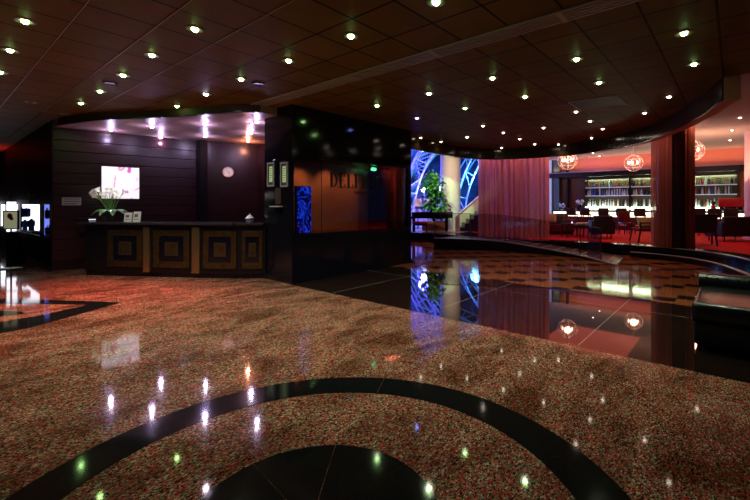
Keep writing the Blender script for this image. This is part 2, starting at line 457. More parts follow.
# inlaid ring, centre disc and arrow
RC = c2w(-.3077 * EYE, 1.2463 * EYE)
def arc(r, a0, a1, n): return [(RC.x + r * math.cos(a0 + (a1 - a0) * k / n), RC.y + r * math.sin(a0 + (a1 - a0) * k / n)) for k in range(n + 1)]
RO, RI, RD = 1.067 * EYE, .879 * EYE, .415 * EYE
JA = math.atan2(*(lambda p: (p.y - RC.y, p.x - RC.x))(G(381, 385)))
N = 6
for k in range(N):
    a0 = JA + 2 * PI * k / N + .0012; a1 = JA + 2 * PI * (k + 1) / N - .0012
    mb = MB(); mb.prism(arc(RO, a0, a1, 26) + arc(RI, a1, a0, 26), .0, .002)
    ST(mb.build('trim_1', BLACKSTONE), 'segment of the black granite ring inlaid in the speckled floor', 'inlay')
N = 8
for k in range(N):
    a0 = JA + .15 + 2 * PI * k / N + .003; a1 = JA + .15 + 2 * PI * (k + 1) / N - .003
    mb = MB(); mb.prism([(RC.x + .004 * math.cos((a0 + a1) / 2), RC.y + .004 * math.sin((a0 + a1) / 2))] + arc(RD, a0, a1, 14), 0, .002)
    ST(mb.build('trim_2', BLACKSTONE), 'wedge of the black granite disc at the centre of the ring', 'inlay')
mb = MB()
def flat(pts): mb.prism([(G(*p).x, G(*p).y) for p in pts], 0, .002)
flat([(122, 302.5), (8, 298.5), (-14, 299), (-14, 304.5), (10, 303.5), (88, 304.8)])
flat([(122, 302.5), (88, 304.8), (45, 314.5), (-14, 325), (-14, 336), (30, 328)])
flat([(-14, 310), (24, 312), (24, 313.8), (-14, 318)])
ST(mb.build('trim_3', BLACKSTONE), 'black granite arrow inlaid in the floor at the left', 'inlay')
mb = MB(); mb.box(4.40, 4.43, -7, 6.5, 0, .0025)
ST(mb.build('trim_4', BLACKSTONE), 'thin edge strip between speckled and black floor', 'trim')

# ------------------------------------------------------------------ lounge platform, steps, ramp
edge = smooth_curve([(14.2, 22, 0), (13.5, 12, 0), (13.05, 7.4, 0), (12.95, 5.6, 0), (13.1, 4.3, 0), (13.3, 2.8, 0), (13.15, 1.6, 0), (12.75, .75, 0), (12.1, .15, 0), (11.2, -.28, 0), (10.2, -.6, 0), (9.2, -.9, 0), (8.6, -1.6, 0), (8.5, -8, 0)], 10)
mb = MB(); mb.prism([(26, -8), (26, 22)] + [(p.x, p.y) for p in edge], .02, PZ)
ST(mb.build('floor_platform', BLACKLAC), 'raised dark lounge platform', 'floor')
mb = MB(); mb.prism([(25.9, -7.9), (25.9, 9.0), (15.2, 9.0), (14.2, 7.5)] + [(p.x, p.y) for p in offset(edge, -.55) if -7.9 < p.y < 6.9], PZ, PZ + .006)
ST(mb.build('floor_carpet', REDCARPET), 'red carpet of the raised lounge', 'floor')
mb = MB(); mb.prism([(25.9, 9.1), (25.9, 21.9), (14.6, 21.9), (13.9, 12), (13.6, 9.1)], PZ, PZ + .004)
ST(mb.build('floor_atrium', mat('pale_atrium_floor', (.50, .42, .32), .35)), 'pale stone floor of the atrium', 'floor')
def steps(seg, k):
    A = offset(seg, .45); mb = MB()
    mb.band(seg, A, 0.001, .15); return ST(mb.build('step', BLACKLAC), 'lower curved black step up to the lounge, ' + k, 'step'), A
i0 = min(range(len(edge)), key=lambda i: abs(edge[i].y - 2.3) + abs(edge[i].x - 13.2))
i1 = min(range(len(edge)), key=lambda i: (edge[i] - Vector((13.3, 9.0, 0))).length)
s1, A1 = steps(edge[i0:], 'right of the draped column')
s2, A2 = steps(edge[:i1 + 1], 'beside the piano')
NOSE = mat('grey_step_nosing', (.34, .29, .31), .4, .1)
for cv, z, w in ((edge[i0:], PZ, 'upper'), (A1, .15, 'lower')):
    mb = MB(); mb.band(offset(cv, .004), offset(cv, -.085), z - .012, z + .004)
    ST(mb.build('trim_5', NOSE), 'grey nosing strip on the %s curved step' % w, 'trim')
Wc = smooth_curve([(11.0, 7.9, .36), (11.5, 6.8, .35), (11.8, 5.7, .30), (11.85, 4.6, .19), (11.65, 3.4, .08), (10.95, 2.3, .004)], 6)
Wi = smooth_curve([(13.05, 8.2, .30), (12.93, 6.9, .30), (12.9, 5.7, .28), (13.0, 4.6, .19), (13.1, 3.5, .08), (13.1, 2.5, .004)], 6)
ramp = T('access_ramp', 'black curved access ramp with pale grip strips rising to the lounge', 'ramp', (0, 0, 0))
mb = MB(); mb.band(Wc, Wi, .001, [max(.003, p.z) for p in Wc], .001, [max(.003, p.z) for p in Wi]); mb.build('ramp_deck', BLACKSAT, ramp)
mb = MB(); mb.band(offset(Wc, .02), offset(Wc, -.04), [max(.001, p.z - .012) for p in Wc], [p.z + .012 for p in Wc]); mb.build('kerb', NOSE, ramp)
for k in range(2, len(Wc) - 1, 2):
    a, c = Wc[k], Wi[k]
    a2 = a + (c - a) * .10; c2 = a + (c - a) * .92
    t = (Wc[k + 1] - Wc[k]).normalized() * .05
    mb = MB(); up = Vector((0, 0, .004))
    mb.quad([a2 + up, c2 + up, c2 + up + t, a2 + up + t]); mb.build('grip_strip', NOSE, ramp)
ST(ramp)
# glass balustrade on the ramp
bal = T('glass_balustrade', 'tinted glass balustrade with steel posts along the ramp edge', 'balustrade', (0, 0, 0))
Gc = offset(Wc, -.06)
segs = list(range(0, len(Gc) - 4, 6)) + [len(Gc) - 4]
for a, c in zip(segs, segs[1:]):
    P = Gc[a:c + 1]
    mb = MB(); mb.band(P, offset(P, -.012), [p.z + .03 for p in P], [p.z + .82 for p in P]); mb.build('glass_panel', GLASS_T, bal)
for a in segs:
    p = Gc[a]; mb = MB(); mb.tube((p.x, p.y, p.z + .004), (p.x, p.y, p.z + .84), .014); mb.build('post', DARKMET, bal)
mb = MB(); mb.path([Vector((p.x, p.y, p.z + .84)) for p in Gc[:segs[-1] + 1]], .012); mb.build('handrail', DARKMET, bal)

# ------------------------------------------------------------------ ceilings
lobe = smooth_curve([(7.6, .16, 0), (7.95, .28, 0), (8.5, .43, 0), (9.03, .63, 0), (10.0, 1.02, 0), (11.0, 1.55, 0), (11.75, 2.1, 0), (12.45, 2.95, 0), (12.85, 3.9, 0), (12.98, 4.9, 0), (12.85, 5.8, 0), (12.45, 6.5, 0), (11.8, 6.9, 0), (11.0, 7.05, 0)], 6)
poly = [(-9, -7), (7.6, -7)] + [(p.x, p.y) for p in lobe] + [(8.04, 7.05), (6.4, 7.05), (6.4, 24), (-9, 24)]
mb = MB(); mb.prism(poly, HC, HC + .2)
ST(mb.build('ceiling', CEIL), 'brown panelled lobby ceiling with recessed downlights', 'ceiling')
FASC = mat('dark_gloss_fascia', (.035, .022, .014), .16)
mb = MB(); mb.band(lobe, offset(lobe, .02), 3.05, HC + .55)
ST(mb.build('trim_6', FASC), 'dark glossy curved bulkhead hanging between lobby and lounge ceilings', 'bulkhead')
mb = MB(); mb.band([Vector((11.0, 7.05, 0)), Vector((8.04, 7.05, 0))], [Vector((11.0, 7.15, 0)), Vector((8.04, 7.15, 0))], 3.05, HC + .55)
ST(mb.build('trim_7', FASC), 'straight dark bulkhead in front of the atrium', 'bulkhead')
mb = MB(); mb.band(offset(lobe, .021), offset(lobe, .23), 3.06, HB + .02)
ST(mb.build('trim_8', mat('pink_lit_soffit', (.80, .27, .19), .6)), 'curved back of the dark bulkhead, pink lounge light painted in', 'soffit')  # pink light from the lounge is put into this colour
mb = MB(); mb.prism([(7.75, -8), (23.6, -8), (23.6, 9.5), (14.8, 9.5), (14.0, 7.3), (7.75, 7.3)], HB, HB + .15)
ST(mb.build('ceiling_lounge', mat('pink_lounge_ceiling', (.52, .40, .33), .6, spec=.2)), 'pale pink lounge ceiling above the bar', 'ceiling')
rc = smooth_curve([(1.95, 11.5, 0), (2.15, 10.8, 0), (2.42, 10.1, 0), (2.95, 9.18, 0), (3.47, 8.1, 0), (3.72, 7.45, 0), (4.1, 7.0, 0)], 5)
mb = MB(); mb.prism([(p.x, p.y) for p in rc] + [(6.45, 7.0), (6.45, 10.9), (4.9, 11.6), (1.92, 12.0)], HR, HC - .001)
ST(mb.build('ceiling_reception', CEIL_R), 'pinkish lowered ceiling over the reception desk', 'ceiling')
mb = MB(); mb.band(offset(rc, -.002), offset(rc, .03), HR + .02, HC - .001)
ST(mb.build('trim_15', mat('brown_drop_edge', (.07, .04, .022), .6, spec=.1)), 'brown edge of the lowered reception ceiling', 'trim')
mb = MB(); mb.band(offset(rc, -.01), offset(rc, .05), HR - .012, HR + .02)
ST(mb.build('trim_9', BLACKSAT), 'dark curved slot edging the reception ceiling', 'trim')
# pale aluminium cover strips between the panel rows
for bx in (1.0, 1.6, 2.2, -.2, .4):
    mb = MB(); mb.box(bx - .005, bx + .005, -2, 11 if bx > 1.5 else 20, HC - .004, HC)
    ST(mb.build('trim_11', mat('panel_strip', (.55, .42, .34), .4, .2)), 'pale strip between ceiling panel rows', 'trim')
# slot diffuser
vent = T('linear_vent', 'long grey linear air vent running across the brown ceiling', 'vent', (4.08, 0, HC))
mb = MB(); mb.box(-.13, .13, -.6, 7.6, -.004, .0); mb.build('backing', BLACKSAT, vent)
for k in range(5):
    mb = MB(); x = -.11 + .055 * k; mb.box(x - .014, x + .014, -.6, 7.6, -.022, -.004); mb.build('vane', GREYMET, vent)
for y in (1.35, 2.9, 4.4, 5.9):
    mb = MB(); mb.box(-.13, .13, y - .03, y + .03, -.026, -.004); mb.build('bridge', GREYMET, vent)
slot = T('slot_vent', 'thin black slot vent in the brown ceiling near the curved bulkhead', 'vent', (7.75, 0, HC))
mb = MB(); mb.box(-.04, .04, 1.6, 4.3, -.006, 0); mb.build('slot', BLACKSAT, slot)
pan = T('access_panel', 'dark square access panel in the ceiling above the lounge steps', 'access panel', (8.05, 2.0, HC))
mb = MB(); mb.box(-.4, .4, -.4, .4, -.008, 0); mb.build('panel_leaf', mat('dark_panel', (.03, .018, .01), .5), pan)
mb = MB()
for s in (-1, 1): mb.box(-.42, .42, s * .41 - .01, s * .41 + .01, -.012, 0); mb.box(s * .41 - .01, s * .41 + .01, -.42, .42, -.012, 0)
mb.build('panel_frame', GREYMET, pan)

# ------------------------------------------------------------------ reception walls
WA = Vector((1.88, 11.9, 0)); WB = Vector((4.84, 11.5, 0)); WC = Vector((4.95, 11.36, 0)); WD = Vector((6.42, 10.75, 0))
def wall(name, A, B, z0, z1, th, m, label):
    d = (B - A).normalized(); nrm = Vector((-d.y, d.x, 0)) * th
    mb = MB(); mb.prism([(A.x, A.y), (B.x, B.y), (B.x + nrm.x, B.y + nrm.y), (A.x + nrm.x, A.y + nrm.y)], z0, z1)
    return ST(mb.build(name, m), label, 'wall')
bw = wall('wall_back', WA, WB, 0, HC, .2, SLAT, 'dark red slatted wall behind the reception desk')
d = (WB - WA).normalized(); L = (WB - WA).length
Mw = Matrix.Translation(WA) @ Matrix.Rotation(math.atan2(d.y, d.x), 4, 'Z')
for k in range(12):
    z = .22 + .25 * k
    mb = MB(); mb.box(.02, L - .02, -.035, -.001, z, z + .235, Mw, bev=.008)
    ST(mb.build('wall_board', SLAT), 'horizontal dark board of the reception wall, %s from the floor' % ORD[k + 1], 'wall board')
wall('wall_clock', WC, WD, 0, HC, .2, SLAT, 'dark wall carrying the clock')
mb = MB(); mb.box(4.82, 5.0, 11.22, 11.75, 0, HR); ST(mb.build('wall_pilaster', BLACKSAT), 'black pilaster between the slatted wall and the clock wall', 'wall')
mb = MB(); mb.box(6.26, 6.46, 7.46, 10.84, 0, HR); ST(mb.build('wall_right', SLAT), 'dark side wall at the right of reception', 'wall')
# left wing with shop windows
def wing(y0, y1, z0, z1): return (1.88, 1.91, y0, y1, z0, z1)
cases = [(12.15, 12.94), (13.33, 16.26), (16.8, 21.1)]
mb = MB()
ys = [11.9] + [v for c in cases for v in c] + [24.0]
for k in range(0, len(ys), 2): mb.box(*wing(ys[k], ys[k + 1], 0, HC))
for y0, y1 in cases: mb.box(*wing(y0, y1, 0, .72)); mb.box(*wing(y0, y1, 1.5, HC))
ST(mb.build('wall_left', mat('matt_black_wall', (.008, .008, .012), .5, spec=.15)), 'glossy black wall with lit shop windows at the left', 'wall')
mb = MB(); mb.box(1.82, 1.88, 11.86, 24, 0, .14)
ST(mb.build('baseboard_left', BLACKLAC), 'black plinth along the wing wall', 'baseboard')
mb = MB(); mb.box(-9, 1.88, 23.8, 24, 0, HC); ST(mb.build('wall_far', DARKWALL), 'dark far wall of the side corridor', 'wall')
cl = ['smallest lit shop display window, nearest the reception corner', 'brightest lit shop display window with blue bag and clothes', 'lit shop display window farthest left behind the poster stand']
mb = MB(); mb.box(5.2, 5.4, 12.0, 24, 0, HC); ST(mb.build('wall_shop', DARKWALL), 'dark back wall of the shop', 'wall')
def facing(px): return -YAW + math.atan((PX0 - px) / FPX)
def fp(px, Y): return c2w((px - PX0) / FPX * Y, Y)
specs = [(47.2, 10.6, .135, 0), (29, 12.2, .50, 1), (8, 14.8, .62, 2)]
CS = []
for px, Y, h, i in specs:
    t = T('display_case', cl[i], 'display case', fp(px, Y), facing(px), 'shop display cases'); CS.append(t)
    mb = MB(); mb.box(-h, h, -.02, .42, 0, .66); mb.build('plinth', BLACKSAT, t)
    mb = MB(); mb.box(-h, h, .40, .42, .66, 1.58); mb.build('back_panel', LITCASEB if i == 0 else LITCASE, t)
    mb = MB(); mb.box(-h, h, 0, .40, .66, .69); mb.build('base_board', WHITE, t)
    for s_ in (-1, 1):
        mb = MB(); mb.box(s_ * h - .012, s_ * h + .012, 0, .40, .69, 1.58); mb.build('side_panel', mat('pale_case_side', (.5, .5, .55), .4), t)
    mb = MB(); mb.box(-h + .02, h - .02, .02, .40, 1.10, 1.115); mb.build('shelf', GLASS_C, t)
    mb = MB(); mb.box(-h, h, -.01, 0, .66, 1.58); mb.build('pane', GLASS_C, t)
def garment(name, label, cat, case, x, z, w, h, m, kind):
    M = CS[case]; rz = M.rotation_euler.z
    loc = Vector(M.location) + Vector((x * math.cos(rz) - .2 * math.sin(rz), x * math.sin(rz) + .2 * math.cos(rz), z))
    o = T(name, label, cat, loc, rz)
    if kind == 'bag':
        mb = MB(); mb.box(-w, w, -.09, .09, 0, h, bev=.05); mb.build('body', m, o, True)
        mb = MB(); mb.box(-w * .7, w * .7, -.12, -.07, .02, h * .55, bev=.02); mb.build('front_pocket', NAVYCLOTH, o, True)
        mb = MB(); mb.path([(-w * .35, -.02, h - .01), (-w * .2, -.02, h + .05), (w * .2, -.02, h + .05), (w * .35, -.02, h - .01)], .012); mb.build('handle', NAVYCLOTH, o, True)
    else:
        mb = MB(); mb.lathe([(.0, 0), (w, .0), (w * .85, h * .4), (w * .95, h * .75), (w * .45, h * .93), (0, h)], 14, Matrix.Diagonal((1, .45, 1, 1))); mb.build('garment_body', m, o, True)
        for s_ in (-1, 1):
            mb = MB(); mb.tube((s_ * w * .85, 0, h * .85), (s_ * w * 1.15, 0, h * .3), w * .22, w * .17); mb.build('sleeve', m, o, True)
    return o
garment('backpack', 'blue backpack on the upper shelf of the brightest shop window', 'bag', 1, -.11, 1.117, .15, .27, BLUECLOTH, 'bag')
garment('child_jacket', 'pink jacket hanging low in the brightest shop window', 'clothing', 1, -.22, .692, .06, .36, PINKCLOTH, 'g')
garment('navy_jacket', 'navy jacket standing left of the bright empty part of the window', 'clothing', 1, .055, .692, .075, .38, NAVYCLOTH, 'g')
garment('dark_coat', 'second navy jacket between the pink and the navy jacket', 'clothing', 1, -.09, .692, .065, .36, BLUECLOTH, 'g')
garment('handbag', 'dark handbag on the shelf of the small blue window', 'bag', 0, 0, 1.117, .05, .24, NAVYCLOTH, 'bag')
garment('satchel', 'blue satchel low in the small blue window', 'bag', 0, .02, .692, .07, .2, BLUECLOTH, 'bag')
garment('tote_bag', 'dark tote bag in the farthest left shop window', 'bag', 2, .30, .692, .14, .29, NAVYCLOTH, 'bag')
# faint wall emblems above the windows
SIGNG = mat('faint_green_sign', (.10, .14, .06), .4, .3)
t = T('shop_emblem', 'faint round emblem with lettering above the brightest shop window', 'sign', (1.875, 14.8, 1.72))
mb = MB(); mb.lathe([(0, 0), (.16, 0), (.16, .012), (.09, .012), (.09, .004), (0, .004)], 20, Matrix.Rotation(-PI / 2, 4, 'Y')); mb.build('disc', SIGNG, t)
for k in range(5):
    mb = MB(); y = -.32 - .16 * k; mb.box(-.01, 0, y - .04, y + .04, -.06, .06); mb.build('letter', SIGNG, t)
t = T('cross_emblem', 'faint flower shaped cross emblem above the far left window', 'sign', (1.875, 18.6, 1.72))
mb = MB()
for dy, dz in ((0, .17), (0, -.17), (.2, 0), (-.2, 0)): mb.ball((0, dy, dz), .1, 10, (.12, 1.1, 1))
mb.build('petals', SIGNG, t)
# poster on a stand in front of the far window
p = G(9, 262); p = c2w(-9.3, 9.35)
t = T('poster_stand', 'framed poster on a slim steel stand at the far left', 'poster stand', (p.x, p.y, 0), math.radians(-35))
mb = MB(); mb.lathe([(0, 0), (.2, 0), (.2, .015), (.03, .03), (0, .03)], 18); mb.build('base', BLACKSAT, t, True)
mb = MB(); mb.tube((0, 0, .02), (0, 0, .96), .018); mb.build('pole', BLACKSAT, t)
mb = MB(); mb.box(-.15, .15, -.02, .02, .92, 1.36, bev=.006); mb.build('frame', BLACKSAT, t)
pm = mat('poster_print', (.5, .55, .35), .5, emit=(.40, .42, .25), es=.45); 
mb = MB(); mb.box(-.125, .125, -.024, -.02, .945, 1.335); mb.build('poster', pm, t)
mb = MB(); mb.ball((-.01, -.026, 1.23), .055, 10, (1, .1, 1.2)); mb.ball((.02, -.026, 1.17), .04, 8, (1, .1, 1)); mb.build('red_flower_print', mat('poster_red', (.6, .05, .02), .5), t)
pz = c2w(-9.75, 9.35)
t = T('barrier_post', 'slim steel post at the extreme left of the lobby', 'post', (pz.x, pz.y, 0))
mb = MB(); mb.lathe([(0, 0), (.15, 0), (.15, .02), (.02, .04), (0, .04)], 16); mb.build('base', CHROME, t, True)
mb = MB(); mb.tube((0, 0, .03), (0, 0, .9), .02); mb.build('pole', CHROME, t)
mb = MB(); mb.ball((0, 0, .91), .032); mb.build('knob', CHROME, t, True)
# small sign plate on the corner
def on_back(u, z, off=.05): return Mw @ Vector((u, -off, z))
def face_rot(): return math.atan2(d.y, d.x)
sp = on_back(.34, 1.56)
t = T('sign_plate', 'small silver plate with three text lines beside the shop corner', 'sign', sp, face_rot())
mb = MB(); mb.box(-.17, .17, 0, .015, -.08, .10, bev=.004); mb.build('plate', mat('pale_sign_plate', (.42, .45, .47), .4, .3), t)
for k in range(3):
    mb = MB(); mb.box(-.14, .14 - .05 * (k == 2), -.004, 0, .055 - .055 * k, .075 - .055 * k); mb.build('text_line', mat('sign_text', (.10, .12, .14), .5), t)
sp = on_back(.62, 1.12)
t = T('card_slot', 'dark wall terminal with a small lit white slot', 'terminal', sp, face_rot())
mb = MB(); mb.box(-.16, .16, -.08, .015, -.28, .06, bev=.01); mb.build('housing', BLACKSAT, t)
mb = MB(); mb.box(.02, .15, -.086, -.08, .015, .04); mb.build('slot_light', mat('slot_glow', (.8, .8, 1), .4, emit=(.8, .82, 1), es=.9), t)
# wall picture, its brightness put in as glow
def hit(px, A, B):                     # plan point where an image column meets the line A-B
    v = c2w((px - PX0) / FPX, 1); e = B - A
    k = (A.x * e.y - A.y * e.x) / (v.x * e.y - v.y * e.x); return Vector((v.x * k, v.y * k, 0)), k
c, kY = hit(120.5, WA, WB)
t = T('wall_picture', 'white abstract print with pink splashes, glow added, above reception', 'picture', Vector((c.x + d.y * .055, c.y - d.x * .055, EYE + (PY0 - 183) * kY / FPX)), face_rot())
mb = MB(); mb.box(-.375, .375, 0, .018, -.385, .385); mb.build('backing_box', BLACKSAT, t)
mb = MB(); mb.box(-.375, .375, -.012, 0, -.385, .385); mb.build('print', ART, t)
# clock
dc = (WD - WC).normalized()
c = WC + dc * .62
t = T('wall_clock', 'round white wall clock with gold rim on the dark wall', 'clock', (c.x + dc.y * .01, c.y - dc.x * .01, 2.42), math.atan2(dc.y, dc.x))
RX = Matrix.Rotation(PI / 2, 4, 'X')
mb = MB(); mb.lathe([(0, 0), (.155, 0), (.155, .03), (.148, .04), (.13, .03), (.13, .02), (0, .02)], 28, RX); mb.build('rim', mat('gold_rim', (.7, .5, .3), .3, .8), t, True)
mb = MB(); mb.lathe([(0, .021), (.13, .021), (.13, .024), (0, .024)], 28, RX); mb.build('dial', mat('clock_dial', (.9, .8, .78), .4, emit=(1, .85, .85), es=.25), t)
for k in range(12):
    a = k * PI / 6; mb = MB(); mb.box(-.005, .005, -.028, -.024, .095, .118, Matrix.Rotation(a, 4, 'Y')); mb.build('hour_mark', INK, t)
for ln, a, w in ((.07, 2.2, .006), (.1, -.6, .004)):
    mb = MB(); mb.box(-w, w, -.031, -.028, -.01, ln, Matrix.Rotation(a, 4, 'Y')); mb.build('hand', INK, t)

# ------------------------------------------------------------------ reception desk
DA = Vector((2.2, 10.68, 0)); DB = Vector((4.00, 7.80, 0)); DCn = Vector((4.42, 7.38, 0))
desk = T('reception_desk', 'long black reception desk with brass square panels', 'reception desk', DA, math.atan2((DB - DA).y, (DB - DA).x))
LD = (DB - DA).length
def px_u(px, A=DA, B=DB):             # distance along the desk front under an image column
    k = (px - PX0) / FPX; v = c2w(k, 1); e = (B - A).normalized()
    # solve A + e*u = v*s
    det = e.x * -v.y + v.x * e.y
    return (-A.x * -v.y - v.x * A.y) / det if abs(det) > 1e-9 else 0
def px_u(px, A=DA, B=DB):
    k = (px - PX0) / FPX; v = c2w(k, 1).to_2d(); e = (B - A).normalized().to_2d()
    # cross product form
    return (v.x * A.y - v.y * A.x) / (e.x * v.y - e.y * v.x) if True else 0
mb = MB(); mb.box(0, LD, .03, .55, .1, 1.08); mb.build('desk_body', BLACKSAT, desk)
mb = MB(); mb.box(0, LD, .06, .5, .0, .1); mb.build('toe_kick', BLACKLAC, desk)
mb = MB(); mb.box(-.12, LD - .005, -.06, .62, 1.08, 1.13, bev=.012); mb.build('countertop', mat('dark_counter_stone', (.03, .028, .035), .12), desk)
def sq_panel(u0, u1, parent, M=None):
    f = MB(); f.box(u0, u1, .018, .03, .2, 1.0, M); f = f.build('panel', BLACKLAC, parent)
    z0, z1 = .20, .97; w = u1 - u0; hh = z1 - z0
    def ring(i0, i1, m, y):
        mb = MB(); a0, a1 = u0 + w * i0, u1 - w * i0; b0, b1 = z0 + hh * i0, z1 - hh * i0; c0, c1 = u0 + w * i1, u1 - w * i1; e0, e1 = z0 + hh * i1, z1 - hh * i1
        mb.box(a0, c0, y, .018, b0, b1, M); mb.box(c1, a1, y, .018, b0, b1, M); mb.box(c0, c1, y, .018, b0, e0, M); mb.box(c0, c1, y, .018, e1, b1, M)
        return mb.build('square_frame', m, f)
    ring(.0, .16, BRASS, .006); ring(.32, .40, DARKBRASS, .010)
    mb = MB(); mb.box(u0 + w * .36, u1 - w * .36, .008, .018, z0 + hh * .36, z1 - hh * .36, M); mb.build('centre_square', BRASS, f)
for a, c in ((107, 142), (153, 189), (203, 236)): sq_panel(px_u(a), px_u(c), desk)
for a, c in ((143.5, 149.5), (192, 199.5)):
    mb = MB(); mb.box(px_u(a), px_u(c), -.012, .03, .1, 1.04); mb.build('pilaster', mat('pale_brass_pilaster', (.34, .24, .10), .2, .8), desk)
dk2 = bpy.data.objects.new('return_section', None); COL.objects.link(dk2); dk2.parent = desk
dk2.matrix_local = Matrix.Translation((LD, 0, 0)) @ Matrix.Rotation(math.atan2((DCn - DB).y, (DCn - DB).x) - math.atan2((DB - DA).y, (DB - DA).x), 4, 'Z')
L2 = (DCn - DB).length
mb = MB(); mb.box(0.01, L2, .03, .40, .1, 1.08); mb.build('desk_body', BLACKSAT, dk2)
mb = MB(); mb.box(0.01, L2, .06, .5, 0, .1); mb.build('toe_kick', BLACKLAC, dk2)
mb = MB(); mb.box(.03, L2 - .02, -.05, .62, 1.08, 1.129, bev=.012); mb.build('countertop', MATS['dark_counter_stone'], dk2)
sq_panel(.15, L2 - .05, dk2)
# things on the desk
def desk_pt(px, back, z=1.13):
    e = (DB - DA).normalized(); n = Vector((-e.y, e.x, 0)); p = DA + e * px_u(px) + n * back
    return Vector((p.x, p.y, z))
p = desk_pt(100, .26)
t = T('lily_vase', 'glass vase of white calla lilies at the desk\'s left end', 'flower vase', p, -.6)
mb = MB(); mb.lathe([(0, 0), (.06, 0), (.075, .02), (.065, .14), (.085, .24), (.078, .24), (.058, .14), (.066, .025), (0, .02)], 20); mb.build('vase', GLASS_C, t, True)
SPATHE = [(.0, 0), (.010, .0), (.02, .04), (.042, .09), (.072, .13)]
for k in range(13):
    a = 2.4 * k; r = .07 + .16 * ((k * 37 % 13) / 13); h = .46 + .14 * ((k * 53 % 13) / 13)
    top = Vector((r * 1.3 * math.cos(a) - .06, r * .8 * math.sin(a), h + .02))
    mid = Vector((.3 * top.x, .3 * top.y, .25)); b0 = Vector((.03 * math.cos(a), .03 * math.sin(a), .03))
    mb = MB(); pts = smooth_curve([b0, mid, (mid + top) / 2 + Vector((0, 0, .02)), top], 4); mb.path(pts, .008, 6)
    stem = mb.build('stem', STEM, t, True)
    q = (top - mid).normalized().to_track_quat('Z', 'Y').to_matrix().to_4x4()
    mb = MB(); mb.lathe(SPATHE, 10, Matrix.Translation(top) @ q @ Matrix.Rotation(.25, 4, 'X')); mb.path([top, top + (top - mid).normalized() * .05], .006)
    fl = mb.build('flower', PETAL, stem, True)
for k in range(9):
    a = 2 * PI * k / 9 + .3; R = .30
    rows = []
    for i in range(7):
        s = i / 6; w = .075 * math.sin(PI * min(1, s * .93 + .05)); c0 = Vector((math.cos(a), math.sin(a), 0)); sd = Vector((-c0.y, c0.x, 0))
        c = c0 * (.05 + R * s) + Vector((0, 0, .18 + .10 * math.sin(s * 2.6) - .10 * s * s))
        rows.append([c - sd * w, c + Vector((0, 0, .015)), c + sd * w])
    mb = MB(); mb.grid(rows); mb.build('leaf', LEAFD, t, True)
lamp('SPOT', G(111, 130, HR) + Vector((-.05, -.08, -.05)), 260, (1, .95, 1), target=p + Vector((0, 0, .5)), spot_size=math.radians(22), spot_blend=.6, shadow_soft_size=.03)  # added accent spot near a downlight, brightens the lilies
p = desk_pt(122, .22)
t = T('brochure_holder', 'pair of leaning white printed cards beside the lilies', 'card holder', p, -1.02 + .25)
for k, (x, h) in enumerate(((-.06, .20), (.10, .22))):
    M = Matrix.Translation((x, .03 * k, 0)) @ Matrix.Rotation(-.22, 4, 'X')
    mb = MB(); mb.box(-.075, .075, -.006, .006, .002, h, M); c_ = mb.build('card', mat('white_card', (.75, .72, .74), .5), t)
    mb = MB(); mb.box(-.05, .02, -.009, -.006, h * .45, h * .75, M); mb.box(-.05, .05, -.009, -.006, h * .2, h * .27, M); mb.build('card_print', mat('pink_print', (.25, .08, .16), .5), c_)
p = DB + Vector((.20, .26, 1.13)) if False else desk_pt(244, .22)
t = T('lidded_jar', 'small white lidded jar with blue band on the desk\'s right end', 'jar', p)
mb = MB(); mb.lathe([(0, 0), (.05, 0), (.055, .01), (.085, .06), (.08, .10), (.045, .125), (0, .125)], 18); b_ = mb.build('body', WHITE, t, True)
mb = MB(); mb.lathe([(.0865, .055), (.088, .06), (.0865, .075), (.0835, .08)], 18); mb.build('band', BLUEGLZ, b_, True)
mb = MB(); mb.lathe([(.05, .122), (.05, .13), (.03, .15), (.01, .155), (.014, .175), (0, .18)], 14); mb.build('lid', WHITE, t, True)

# ------------------------------------------------------------------ restaurant block
X0, X1, YF = 4.46, 8.04, 6.5
def plan_a(px, a):                     # world X where an image column crosses the plane Y = a
    v = c2w((px - PX0) / FPX, 1); return v.x / v.y * a
mb = MB()
mb.box(X0, X0 + .04, YF, 7.45, 0, HC)                       # corner pier
mb.box(X1 - .12, X1, YF, 7.45, 0, HC)
mb.box(X0 + .04, X1 - .12, YF, 7.45, 0, .93)
mb.box(X0 + .04, X1 - .12, YF, 7.45, 2.42, HC)
ST(mb.build('column_restaurant', BLACKLAC), 'glossy black corner block framing the restaurant window', 'column')
mb = MB(); mb.box(X0 - .03, X1 + .02, YF - .03, 7.45, 0, .1); ST(mb.build('baseboard_restaurant', BLACKLAC), 'black plinth of the restaurant block', 'baseboard')
mb = MB(); mb.box(X0 + .045, plan_a(368.5, 7.0), 7.0, 7.14, .935, 2.415); ST(mb.build('wall_bronze', BRONZE), 'copper coloured panel wall inside the restaurant window', 'wall')
mb = MB(); mb.box(plan_a(321.5, 7) - .006, plan_a(321.5, 7) + .006, 6.99, 7.0, .935, 2.415); ST(mb.build('trim_12', INK), 'dark joint in the copper panel wall', 'trim')
mb = MB(); mb.box(plan_a(368.5, 7.0) + .01, X1 - .125, 7.10, 7.14, .935, 2.415); ST(mb.build('wall_window_back', BLACKSAT), 'dark back of the restaurant window', 'wall')
mb = MB(); mb.box(X0 + .04, X1 - .12, YF + .03, YF + .04, .93, 2.42); o = mb.build('window_1', GLASS_C); ST(o, 'large restaurant window pane', 'window')
t = T('glowing_screen', 'tall panel glowing with swirling blue light in the restaurant window', 'light panel', (plan_a(303.5, 6.66) , 6.66, .932))
mb = MB(); mb.box(-.17, .17, -.02, .06, 0, .93); mb.build('housing', BLACKSAT, t)
mb = MB(); mb.box(-.165, .165, -.03, -.02, .01, .92); mb.build('screen', SCREEN, t)
